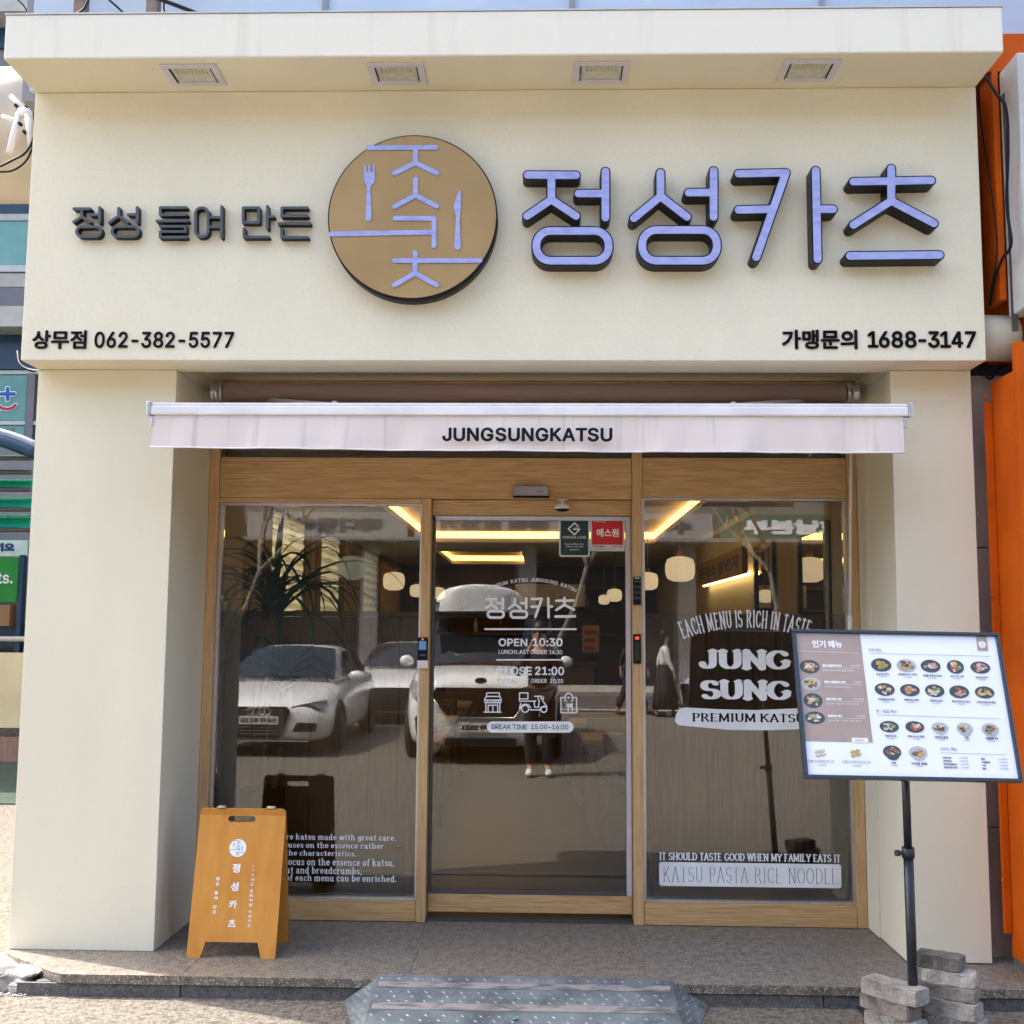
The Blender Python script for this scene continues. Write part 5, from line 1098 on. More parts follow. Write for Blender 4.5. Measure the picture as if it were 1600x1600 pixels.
# zebra blinds
bl_b = mat('blind_weave_pale', (.95, .82, .46), .8, (.86, .72, .38), 4, (1, 3, 20), transl=.93); bl_d = mat('blind_weave_dense', (.72, .58, .30), .9, transl=.8)
for i, (a_, c_) in enumerate(wy):
    t = thing('window_blind', ['pale zebra blind nearest the glass, behind the palm leaves', 'pale zebra blind between two amber posts', 'farthest pale zebra blind, behind the unlit lantern'][i], 'blind', (IX0, (a_+c_)/2, 2.6), 'zebra blinds on the side windows')
    n = 26; h = (2.60-1.25)/n; ms2 = []
    for k in range(n):
        b = MB(); z0 = 1.25+k*h; off = (.010 if k % 2 else .0); m_ = bl_b if k % 2 else bl_d
        z1_ = z0+h*(1.12 if k % 2 else 1.0); s_ = 10
        P = [[(IX0-.022+off+.002*math.sin(j*1.3+k), a_+(c_-a_)*j/s_, z+.0045*math.sin(j*1.1+k*2.5)*(1 if z == z0 else .5)) for j in range(s_+1)] for z in (z0, z1_)]
        for j in range(s_): b.face([P[0][j], P[0][j+1], P[1][j+1], P[1][j]])
        link('slat', b.mesh(), m_, t)
    link('head_rail', bx(IX0-.10, IX0-.02, a_, c_, 2.60, 2.67), ceil_m, t)
    link('window_pane', bx(IX0-.14, IX0-.135, a_, c_, 1.25, 2.74), MATS.get('side_window_glass') or glassmat('side_window_glass', (.985, .985, .98), 1.4), t)
# plank partitions close behind the fixed panes
for lab, x0, x1 in (('dark walnut plank partition standing behind the pane with the potted palm', IX0+.02, 1.93), ('dark walnut plank partition standing behind the pane with the arched lettering', 3.20, IX1-.02)):
    t = thing('plank_partition', lab, 'partition', ((x0+x1)/2, 1.27, 0), 'walnut partitions behind the glass'); n = 9; w_ = (x1-x0)/n
    for k in range(n): link('plank', bx(x0+k*w_+.002, x0+(k+1)*w_-.002, 1.25+.003*(k % 2), 1.285, .285, 1.655, bev=.003), dark_wood, t)
    link('top_rail', bx(x0, x1, 1.235, 1.30, 1.657, 1.69, bev=.003), dark_wood, t); link('kick_board', bx(x0, x1, 1.20, 1.30, .10, .28, bev=.003), mat('kick_board_wood', (.10, .062, .042), .5), t)
    link('foot', bx(x1-.10, x1-.06, 1.02, 1.24, .0, .42, bev=.004), mid_wood, t)
    link('foot', bx(x0+.06, x0+.10, 1.10, 1.24, .0, .30, bev=.004), mid_wood, t)
# potted dracaena
leaf_m = mat('dracaena_leaf', (.045, .13, .050), .35, (.028, .085, .034), 6, transl=.2)
pl = thing('potted_palm', 'tall dracaena with arching dark green leaves in a black pot behind the glass', 'plant', (1.0, .98, 0))
b = MB(); b.lathe([(.10, 0), (.105, .02), (.135, .63), (.14, .66), (.125, .66), (.12, .62), (.01, .61)], (.995, .98, 0), 4); link('pot', b.mesh(), mat('pot_black', (.012, .014, .016), .3), pl)
link('trunk', MB().tube([(1.0, .98, .60), (1.015, .99, 1.0), (1.0, .98, 1.4), (1.03, 1.0, 1.75)], [.022, .020, .018, .024], 10).mesh(), mat('dracaena_bark', (.30, .20, .10), .8, (.20, .13, .07), 25), pl)
link('trunk', MB().tube([(1.06, .97, .60), (1.10, .96, .9), (1.11, .96, 1.28)], [.018, .016, .018], 10).mesh(), MATS['dracaena_bark'], pl)
def leaf(c, az, L_, el, droop, w_, twist=0):
    n = 9; b = MB(); p = Vector(c); d = Vector((math.cos(az)*math.cos(el), math.sin(az)*math.cos(el), math.sin(el))); side = Vector((-math.sin(az), math.cos(az), 0)); rows = []
    for k in range(n+1):
        t_ = k/n; ww = w_*math.sin(math.pi*min(1, .25+t_*.75))**.8*(1 if t_ < .35 else (1-(t_-.35)/.65)**.8+.02); up_ = side.cross(d).normalized(); s2 = (side*math.cos(twist*t_)+up_*math.sin(twist*t_))
        rows.append([b.bm.verts.new(p-s2*ww+up_*ww*.35), b.bm.verts.new(p), b.bm.verts.new(p+s2*ww+up_*ww*.35)]); el2 = el-droop*t_**1.3*2.4; el2 = max(el2, -1.5); d = Vector((math.cos(az)*math.cos(el2), math.sin(az)*math.cos(el2), math.sin(el2))); p = p+d*L_/n
    for r0, r1 in zip(rows, rows[1:]):
        for q in (0, 1): b.bm.faces.new((r0[q], r0[q+1], r1[q+1], r1[q])).smooth = True
    for v in b.bm.verts:
        if v.co.y > 1.225: v.co.y = 1.225-(v.co.y-1.225)*.25
        if v.co.y < .735: v.co.y = .735+(.735-v.co.y)*.3
        if v.co.x < IX0+.03: v.co.x = IX0+.03
    link('leaf', b.mesh(), leaf_m, pl)
rnd = random.Random(11)
for c, n, L0, L1 in (((1.03, .99, 1.72), 36, .65, 1.25), ((1.03, .99, 1.90), 9, .38, .60), ((1.11, .96, 1.27), 20, .45, .90)):
    for i in range(n):
        f_ = i/n; leaf((c[0]+rnd.uniform(-.012, .012), c[1]+rnd.uniform(-.01, .01), c[2]+rnd.uniform(-.10, .10)), i*2.399+rnd.uniform(-.3, .3), rnd.uniform(L0, L1), 1.10-.80*f_+rnd.uniform(-.15, .15), rnd.uniform(.85, 1.35), rnd.uniform(.017, .025), rnd.uniform(-.6, .6))
leaf((1.035, .99, 1.95), 1.2, .30, 1.50, .0, .022); leaf((1.035, .99, 1.95), 5.2, .42, 1.25, .15, .020)
# paper lanterns
lan_m = mat('ribbed_paper_lit', (.80, .74, .62), .8, (.72, .64, .50), 6, (1, 1, 1), emit=(1, .80, .52), estr=.14, transl=.3, bump=.6, bscale=26, bstretch=(8, 8, 0.2)); lan_u = mat('ribbed_paper_faint_glow', (.55, .57, .54), .8, emit=(.8, .9, .8), estr=.03, transl=.3)  # second paper is for a lantern that is off; its faint glow is added
def lantern(lab, u, v, r_px, m_, y):
    p = at(u, v, y=y); r_ = r_px*(y-CAM[1])/FPX*.99; h_ = r_*.84
    t = thing('paper_lantern', lab, 'pendant lamp', (float(p[0]), y, float(p[2])), 'paper lanterns hanging in the dining room')
    b = MB(); b.lathe([(r_*.45, -h_), (r_*.52, -h_*.97), (r_*.86, -h_*.78), (r_*.98, -h_*.40), (r_, 0), (r_*.98, h_*.40), (r_*.86, h_*.78), (r_*.52, h_*.95), (r_*.25, h_)], p, 36)
    for vtx in b.bm.verts:
        a_ = math.atan2(vtx.co.y-p[1], vtx.co.x-p[0]); 
    link('shade', b.mesh(), m_, t); link('wood_cap', MB().lathe([(r_*.26, h_), (r_*.26, h_+r_*.42), (r_*.05, h_+r_*.42)], p, 16).mesh(), mid_wood, t)
    link('cord', MB().tube([(p[0], p[1], p[2]+h_+r_*.4), (p[0], p[1], 2.60)], .004, 5).mesh(), mat('cord_grey', (.35, .34, .32), .6), t)
for q in (('nearest lit paper lantern, hanging beside the wooden name board', 1062.5, 889, 23.3, lan_m, 4.6), ('lit paper lantern just beside the keypad post', 1012, 908, 16.5, lan_m, 6.2), ('unlit greyish paper lantern in front of the farthest blind', 550, 887, 22.3, lan_u, 4.6),
          ('paper lantern between blind and access reader post, round and pale', 615.5, 908, 17.2, lan_m, 6.2), ('small paper lantern partly hidden by the access reader post', 652, 923, 12, lan_m, 8), ('small lantern at the edge of the sliding door on the palm side', 684, 927, 11.5, lan_m, 8.4),
          ('small lantern behind the silver stile, lower of the close pair', 944, 937, 9, lan_m, 10), ('larger lantern of the close pair behind the silver stile', 960, 930, 12, lan_m, 8.4)): lantern(*q)
# mirrors and hanging board on the side wall
mir = mat('mirror_glass', (.75, .75, .75), .02, (.75, .75, .75), metal=1.); frm = mat('mirror_frame_black', (.012, .012, .013), .4)
for lab, u0, u1, vt0 in (('tall black framed mirror nearer the window', 1246, 1292, 829), ('tall black framed mirror beside the hanging name board', 1179, 1208, 854)):
    y1_, y0_ = float(at(u0, 900, x=IX1-.03)[1]), float(at(u1, 900, x=IX1-.03)[1]); zt2 = float(at(u0, vt0, x=IX1-.03)[2]); t = thing('wall_mirror', lab, 'mirror', (IX1, (y0_+y1_)/2, 1.0), 'black framed wall mirrors')
    link('mirror_glass', bx(IX1-.022, IX1-.002, y0_+.05, y1_-.05, .75, zt2-.05), mir, t); b = MB(); f_ = .055
    b.box(IX1-.04, IX1-.001, y0_, y1_, zt2-f_, zt2, .003); b.box(IX1-.04, IX1-.001, y0_, y1_, .70, .70+f_, .003); b.box(IX1-.04, IX1-.001, y0_, y0_+f_, .70+f_, zt2-f_, .003); b.box(IX1-.04, IX1-.001, y1_-f_, y1_, .70+f_, zt2-f_, .003); link('frame', b.mesh(), frm, t)
xs2 = IX1-.10; q0, q1 = at(1165, 870, x=xs2), at(1093, 895, x=xs2)
t = thing('hanging_name_board', 'dark wooden name board with yellow light glowing behind its lower edge', 'sign board', (xs2, float((q0[1]+q1[1])/2), 2.1))
za_, zb3 = float(at(1156, 898, x=xs2)[2]), float(at(1156, 857, x=xs2)[2])
link('board', bx(xs2-.03, xs2+.02, float(q0[1]), float(q1[1]), za_, zb3, bev=.004), mid_wood, t); link('light_strip', bx(xs2+.03, xs2+.05, float(q0[1])+.05, float(q1[1])-.05, za_-.012, za_+.02), mat('strip_glow', (.9, .7, .4), .8, emit=(1, .70, .28), estr=2.4), t)
me = text_mesh('돈까스 일번지', .02); lo, hi = bbox(me); me.transform(Matrix.Translation((-lo[0], 0, -lo[2]))); Lb = float(q1[1]-q0[1]); k1, k2 = Lb*.86/(hi[0]-lo[0]), (zb3-za_)*.55/(hi[2]-lo[2]); me.transform(Matrix.Diagonal((k1, 1, k2, 1))); me.transform(Matrix.Rotation(-math.pi/2, 4, 'Z')); me.transform(Matrix.Translation((xs2-.032, float(q1[1])-Lb*.07, za_+(zb3-za_)*.22))); link('lettering', me, mat('letter_dark_brown', (.03, .016, .01), .6), t)
for lab, u0, u1, v0, v1, m_, y in (('yellow notice with a red line on the far counter', 910, 936, 977, 1019, mat('notice_yellow', (.42, .34, .10), .6), 8.2), ('pink printed notice hung above the partition', 582, 622, 966, 991, mat('notice_pink', (.75, .55, .55), .6), 3.4)):
    a, c = axz(u0, v1, y), axz(u1, v0, y); t = thing('paper_notice', lab, 'notice', ((a[0]+c[0])/2, y, a[1])); link('sheet', bx(a[0], c[0], y, y+.004, a[1], c[1]), m_, t)
    for k in range(3): zz0 = c[1]-(c[1]-a[1])*(.18+.3*k); link('print_line', bx(a[0]+(c[0]-a[0])*.1, c[0]-(c[0]-a[0])*(.1+.1*k), y-.002, y-.0005, zz0-(c[1]-a[1])*.16, zz0), mat('notice_red', (.35, .05, .06), .6), t)
# counter and shelving at the back
t = thing('service_counter', 'dark kitchen counter with shelves of bottles at the back of the room', 'counter', (2.4, 11.2, 0))
link('counter', bx(1.2, 3.4, 11.0, 11.7, 0, 1.05, bev=.01), dark_wood, t); link('counter_top', bx(1.15, 3.45, 10.95, 11.75, 1.052, 1.10, bev=.005), mid_wood, t)
for z in (1.5, 1.9, 2.25): link('shelf', bx(1.0, 3.8, 12.3, 12.59, z, z+.03), mid_wood, t)
stl = mat('kitchen_steel', (.4, .4, .4), .3, metal=.8); link('hood', bx(2.2, 3.3, 11.9, 12.5, 1.95, 2.3), stl, t)
for k in range(13):
    x = 1.15+k*.2; z = (1.532, 1.932)[k % 2]; bo_ = MB().lathe([(.035, 0), (.035, .15), (.014, .19), (.014, .23)], (x, 12.42, z), 10).mesh()
    tag(link('bottle', bo_, [mat('bottle_green', (.02, .09, .03), .2), mat('bottle_amber', (.22, .09, .02), .2), white_metal][k % 3]), ('green', 'amber', 'white')[k % 3]+' bottle on the '+('lower', 'upper')[k % 2]+' back shelf, '+('near the blinds', 'left of centre', 'behind the steel hood', 'near the mirrors')[min(3, k//4)], 'bottle', 'bottles on the kitchen shelves')
# tables and chairs
tt = mat('pale_table_top', (.50, .43, .31), .35, (.44, .37, .26), 5, (1, 6, 1)); cw = mat('chair_wood', (.22, .12, .05), .5); chs = mat('chair_seat', (.10, .085, .06), .7)
tb = thing('dining_table', 'x', 'dining table', (0, 0, 0), 'pale dining tables', local=True)
link('table_top', bx(-.6, .6, -.35, .35, .70, .735, bev=.004), tt, tb); link('apron', bx(-.55, .55, -.30, .30, .62, .699), tt, tb)
for x in (-.54, .54):
    for y in (-.29, .29): link('leg', bx(x-.03, x+.03, y-.03, y+.03, 0, .619, bev=.003), cw, tb)
ch = thing('dining_chair', 'x', 'chair', (0, 0, 0), 'wooden dining chairs', local=True)
link('seat', bx(-.2, .2, -.2, .2, .43, .47, bev=.01), chs, ch); link('backrest', bx(-.2, .2, .17, .20, .64, .82, bev=.01), cw, ch)
for x in (-.18, .18):
    link('leg', bx(x-.017, x+.017, -.19, -.155, 0, .43), cw, ch); link('leg', bx(x-.017, x+.017, .165, .20, 0, .82), cw, ch)
spots = [(3.55, 3.5, 'nearest the sliding door'), (3.5, 5.0, 'second from door, mirror row'), (3.45, 6.6, 'third from door, mirror row'), (3.4, 8.4, 'farthest back, mirror row'), (1.25, 3.3, 'nearest door, blind row'), (1.2, 5.2, 'midway, blind row'), (1.2, 7.4, 'farthest back, blind row')]
def setf(o, x, y, rz, lab): o.location = (x, y, 0); o.rotation_euler = (0, 0, rz); o['label'] = lab
first = True; firstc = True
for x, y, s in spots:
    o = tb if first else copy_tree(tb); first = False; setf(o, x, y, 0, 'pale wooden dining table, '+s)
    for dy, rz, w_ in ((-.55, 3.14159, 'street side'), (.55, 0, 'kitchen side')):
        for dx, w2_ in ((-.28, 'blind side'), (.28, 'mirror side')):
            if firstc: c = ch; firstc = False
            else: c = copy_tree(ch)
            setf(c, x+dx, y+dy, rz+rnd.uniform(-.15, .15), 'wooden chair, %s and %s, table %s' % (w_, w2_, s.replace(' one', '')))

# ================================================================== THE STREET BEHIND THE CAMERA (mirrored in the glass)
car_white = mat('white_car_paint', (.80, .80, .80), .25, (.78, .78, .78), coat=.8, spec=.6); car_glass = mat('car_window', (.012, .016, .020), .05, spec=.8); tyre_m = mat('tyre', (.018, .018, .018), .8); rim_m = mat('alloy_rim', (.45, .45, .46), .3, metal=.9); trimb = mat('car_trim_black', (.012, .012, .012), .35); chrome = mat('chrome', (.8, .8, .8), .12, metal=1.); head_m = mat('headlamp', (.25, .26, .28), .08, (.08, .08, .09), 25, coat=.5); plate_m = mat('number_plate', (.70, .70, .70), .5)
def loft(secs, m, name, parent, closed_ends=True):
    b = MB(); rows = []
    for d, pts in secs: rows.append([b.bm.verts.new((x, -d, z)) for x, z in pts])
    n = len(rows[0])
    for A, B in zip(rows, rows[1:]):
        for k in range(n-1): b.bm.faces.new((A[k], A[k+1], B[k+1], B[k])).smooth = True
    b.bm.faces.new(rows[0]); b.bm.faces.new(rows[-1][::-1]); o = link(name, b.mesh(), m, parent)
    sb_ = o.modifiers.new('subsurf', 'SUBSURF'); sb_.levels = 2; sb_.render_levels = 2; return o
def sec(w_, zb0, zm, zt3, wt):   # half section mirrored
    h = [(0, zb0), (w_*.80, zb0), (w_*.97, zb0+.06), (w_, zb0+(zm-zb0)*.55), (w_*.985, zm), (wt, zt3-.025), (wt*.75, zt3), (0, zt3+.012)]
    return [(-x, z) for x, z in h[::-1]]+h[1:]
def wheel(x, d, r_, parent, s):
    b = MB(); b.lathe([(r_*.70, -.09), (r_*.93, -.10), (r_, -.06), (r_, .06), (r_*.93, .10), (r_*.70, .09)], (x, -d, r_), 32, 'x'); o = link('wheel', b.mesh(), tyre_m, parent)
    b = MB(); b.lathe([(r_*.70, .05), (r_*.72, .085), (r_*.68, .085), (r_*.66, .02), (r_*.05, .02)], (x, -d, r_), 28, 'x')
    for k in range(10):
        a_ = k*math.pi/5; b.box(.03, .07, -.022, .022, r_*.1, r_*.70, M=Matrix.Translation((x, -d, r_)) @ Matrix.Rotation(a_, 4, 'X'))
    me = b.mesh()
    if s < 0: me.transform(Matrix.Translation((x, 0, 0)) @ Matrix.Diagonal((-1, 1, 1, 1)) @ Matrix.Translation((-x, 0, 0))); me.flip_normals()
    link('rim', me, rim_m, o)
def plate_txt(s, x0, x1, z0, z1, y, parent):
    # the car faces +Y: letters read from the front of the car
    me = text_mesh(s, .02); fit(me, -(x1-x0)/2, (x1-x0)/2, z0, z1, 0); me.transform(Matrix.Translation(((x0+x1)/2, y, 0)) @ Matrix.Rotation(math.pi, 4, 'Z')); return link('lettering', me, ink, parent)
def make_car(name, lab, x, y, rz, body, house, hw, w_, r_, wheels, kind):
    t = thing(name, lab, 'car' if kind != 'van' else 'van', (x, y, GZ), rot=(0, 0, rz), local=True)
    loft([(d, sec(*q)) for d, *q in body], car_white, 'body', t)
    loft([(d, [(-a_, z0) for a_, z0 in [(q[0], q[2]), (q[1], q[3]), (q[1]*.8, q[3]+.03)]]+[(0, q[3]+.045)]+[(a_, z0) for a_, z0 in [(q[1]*.8, q[3]+.03), (q[1], q[3]), (q[0], q[2])]]) for d, *q in house], car_white, 'cabin', t)
    # windscreen, 4 mm proud of the cabin
    b = MB(); nn = 12; R_ = [[b.bm.verts.new((ww*q, -(dd+.13*q*q), zz1-.045*q*q)) for q in [(-1+2*k/nn) for k in range(nn+1)]] for dd, ww, zz1 in hw]
    for A, B in zip(R_, R_[1:]):
        for k in range(nn): b.bm.faces.new((A[k], A[k+1], B[k+1], B[k])).smooth = True
    link('windscreen', b.mesh(), car_glass, t)
    for s in (-1, 1):
        for wd, rr in wheels: wheel(s*(w_-.07), wd, r_, t, s)
        b = MB()
        for wd, rr in wheels: b.lathe([(r_*1.12, 0), (r_*1.12, .02)], (s*(w_-.02), -wd, r_*1.02), 28, 'x')
        link('wheel_arch', b.mesh(), trimb, t)
    return t
# hatch-fronted white saloon
sed_body = [(0, .62, .30, .50, .60, .50), (.05, .76, .20, .52, .68, .58), (.22, .86, .17, .60, .755, .66), (.55, .905, .17, .70, .83, .70), (1.0, .915, .17, .76, .91, .74), (1.45, .915, .17, .80, .96, .80), (2.4, .915, .17, .84, .97, .84), (3.7, .915, .17, .86, .98, .84), (4.3, .89, .20, .86, 1.0, .78), (4.62, .80, .30, .84, .96, .70), (4.7, .70, .40, .80, .86, .60)]
sed_house = [(1.15, .70, .66, .90, .93), (1.50, .78, .66, .93, 1.12), (2.05, .82, .60, .95, 1.36), (2.5, .83, .60, .95, 1.40), (3.1, .83, .60, .95, 1.39), (3.7, .80, .58, .96, 1.22), (4.15, .72, .60, .96, 1.02)]
def sedan(lab, x, y, rz, rings):
    t = make_car('saloon_car', lab, x, y, rz, sed_body, sed_house, ((1.10, .76, 1.01), (1.45, .70, 1.205), (1.95, .60, 1.425)), .915, .33, ((.92, 0), (3.72, 0)), 'car')
    for s in (-1, 1):
        link('side_window', MB().face([(s*.815, -1.75, 1.0), (s*.835, -2.75, 1.0), (s*.665, -2.70, 1.33), (s*.665, -2.2, 1.34)]).mesh(), car_glass, t); link('side_window', MB().face([(s*.835, -2.80, 1.0), (s*.80, -3.75, 1.02), (s*.67, -3.3, 1.30), (s*.665, -2.75, 1.33)]).mesh(), car_glass, t)
        link('headlight', MB().face([(s*.44, .006-.04, .575), (s*.80, -.155, .60), (s*.84, -.30, .66), (s*.83, -.34, .735), (s*.62, -.10, .70), (s*.42, -.03, .655)]).mesh(), head_m, t)
        link('bumper_intake', MB().prism([(s*.43, .33), (s*.74, .34), (s*.76, .44), (s*.50, .455)], -.15, -.005).mesh(), trimb, t)
        link('wing_mirror', MB().ell((s*1.0, -1.62, 1.0), (.12, .06, .075), 14, 8).mesh(), car_white, t)
    g_ = link('grille', MB().prism([(-.36, .655), (.36, .655), (.40, .60), (.30, .26), (-.30, .26), (-.40, .60)], -.08, .018).mesh(), trimb, t)
    for k in range(8): z = .30+k*.044; link('grille_bar', bx(-.33, .33, .018, .024, z, z+.007), chrome, g_)
    link('chrome_strip', bx(-.66, .66, -.04, .012, .205, .222), chrome, t)
    return t, g_
sd, g_ = sedan('white saloon car with four rings on its dark grille, parked facing the shop', -1.08, -7.65, 0, True)
for k in range(4):
    b = MB(); cx3 = -.105+k*.07; b.tube([(cx3+.048*math.cos(a_), .030, .595+.048*math.sin(a_)) for a_ in np.linspace(0, 2*math.pi, 25)], .0065, 6); link('ring', b.mesh(), chrome, g_)
npl = link('number_plate', bx(-.26, .26, .02, .034, .425, .535, bev=.004), plate_m, sd); plate_txt('54자 8710', -.235, .235, .445, .515, .0355, npl)
sd2, g2 = sedan('second white saloon car parked farther back beside the ringed one', .02, -12.6, 0, False)
sd3, g3 = sedan('third white car parked across the street behind the white van', 5.6, -14.8, .9, False)
# white people carrier with roof box
vb = [(0, .66, .32, .70, .86, .56), (.06, .84, .22, .72, .98, .66), (.25, .94, .18, .86, 1.06, .78), (.6, .985, .18, .95, 1.12, .84), (.95, .995, .18, 1.0, 1.15, .88), (2.0, .995, .18, 1.05, 1.15, .92), (4.2, .995, .18, 1.05, 1.16, .92), (4.95, .97, .2, 1.05, 1.18, .9), (5.1, .90, .35, 1.0, 1.1, .85)]
vh = [(.80, .80, .78, 1.08, 1.12), (1.2, .90, .76, 1.12, 1.38), (1.75, .93, .70, 1.12, 1.68), (2.4, .94, .70, 1.12, 1.72), (4.2, .94, .70, 1.12, 1.73), (4.9, .90, .66, 1.12, 1.66), (5.05, .88, .70, 1.12, 1.3)]
van = make_car('people_carrier', 'white people carrier with a white roof box, parked facing the sliding door', 1.86, -7.0, 0, vb, vh, ((.74, .88, 1.19), (1.15, .82, 1.47), (1.66, .73, 1.755)), .995, .36, ((1.0, 0), (4.0, 0)), 'van')
for s in (-1, 1):
    link('side_window', MB().face([(s*.935, -1.5, 1.2), (s*.95, -2.6, 1.2), (s*.79, -2.6, 1.62), (s*.79, -1.95, 1.62)]).mesh(), car_glass, van); link('side_window', MB().face([(s*.95, -2.7, 1.2), (s*.94, -4.7, 1.2), (s*.78, -4.6, 1.62), (s*.79, -2.7, 1.62)]).mesh(), car_glass, van)
    link('headlight', MB().face([(s*.60, -.02, .74), (s*.85, -.10, .76), (s*.93, -.30, .90), (s*.90, -.32, .98), (s*.72, -.10, .93), (s*.58, -.02, .86)]).mesh(), head_m, van)
    link('wing_mirror', MB().ell((s*1.09, -1.30, 1.18), (.10, .06, .075), 14, 8).mesh(), car_white, van)
    link('fog_recess', MB().prism([(s*.60, .34), (s*.80, .36), (s*.82, .56), (s*.66, .58)], -.12, .0).mesh(), trimb, van)
g_ = link('grille', MB().prism([(-.56, .90), (.56, .90), (.62, .80), (.42, .56), (-.42, .56), (-.62, .80)], -.06, .03).mesh(), trimb, van)
b = MB()
for k in range(11):
    for j in range(4): b.box(-.45+k*.09-.012+(j % 2)*.045, -.45+k*.09+.012+(j % 2)*.045, .03, .036, .60+j*.07, .615+j*.07)
stuff(link('grille_studs', b.mesh(), chrome, g_))
link('grille_surround', MB().tube([(-.62, .03, .80), (-.42, .034, .55), (.42, .034, .55), (.62, .03, .80)], .012, 6).mesh(), chrome, van)
npl = link('number_plate', bx(-.27, .27, .02, .036, .38, .495, bev=.004), plate_m, van); plate_txt('140하 9883', -.235, .235, .402, .472, .0375, npl)
ov = link('badge', MB().lathe([(.075, 0), (.06, .01)], (0, .045-.03, .985), 24, 'y').mesh(), trimb, van); ov.data.transform(Matrix.Translation((0, 0, .985)) @ Matrix.Diagonal((1, 1, .5, 1)) @ Matrix.Translation((0, 0, -.985)))
me = text_mesh('KIA', .0); fit(me, -.05, .05, .97, 1.0, 0); me.transform(Matrix.Translation((0, .028, 0)) @ Matrix.Rotation(math.pi, 4, 'Z')); link('lettering', me, chrome, ov)
link('lower_grille', bx(-.45, .45, -.05, .02, .22, .31, bev=.01), trimb, van)
van.scale = (1, 1, 1.06)
rb = thing('roof_box', 'long white rounded roof box strapped on the people carrier', 'roof box', (1.74, -9.0, GZ+1.93), local=True); rb.scale = (1.05, 1, 1.25)
loft([(d-.9, [(-a_*w3, z) for a_, z in ((.97, 0), (1., .09), (.88, .24), (.5, .29))]+[(0, .30)]+[(a_*w3, z) for a_, z in ((.5, .29), (.88, .24), (1., .09), (.97, 0))]) for d, w3 in ((0, .30), (.05, .46), (.3, .60), (1.0, .64), (1.7, .58), (1.78, .45))], mat('roof_box_white', (.78, .78, .77), .4), 'shell', rb)
link('seam', bx(-.66, .66, .93-1.2, .935-.2, .085, .10), trimb, rb)
for y in (-.5, .4): link('cross_bar', bx(-.75, .75, y-.03, y+.03, -.07, -.03, bev=.01), alu_dark, rb)

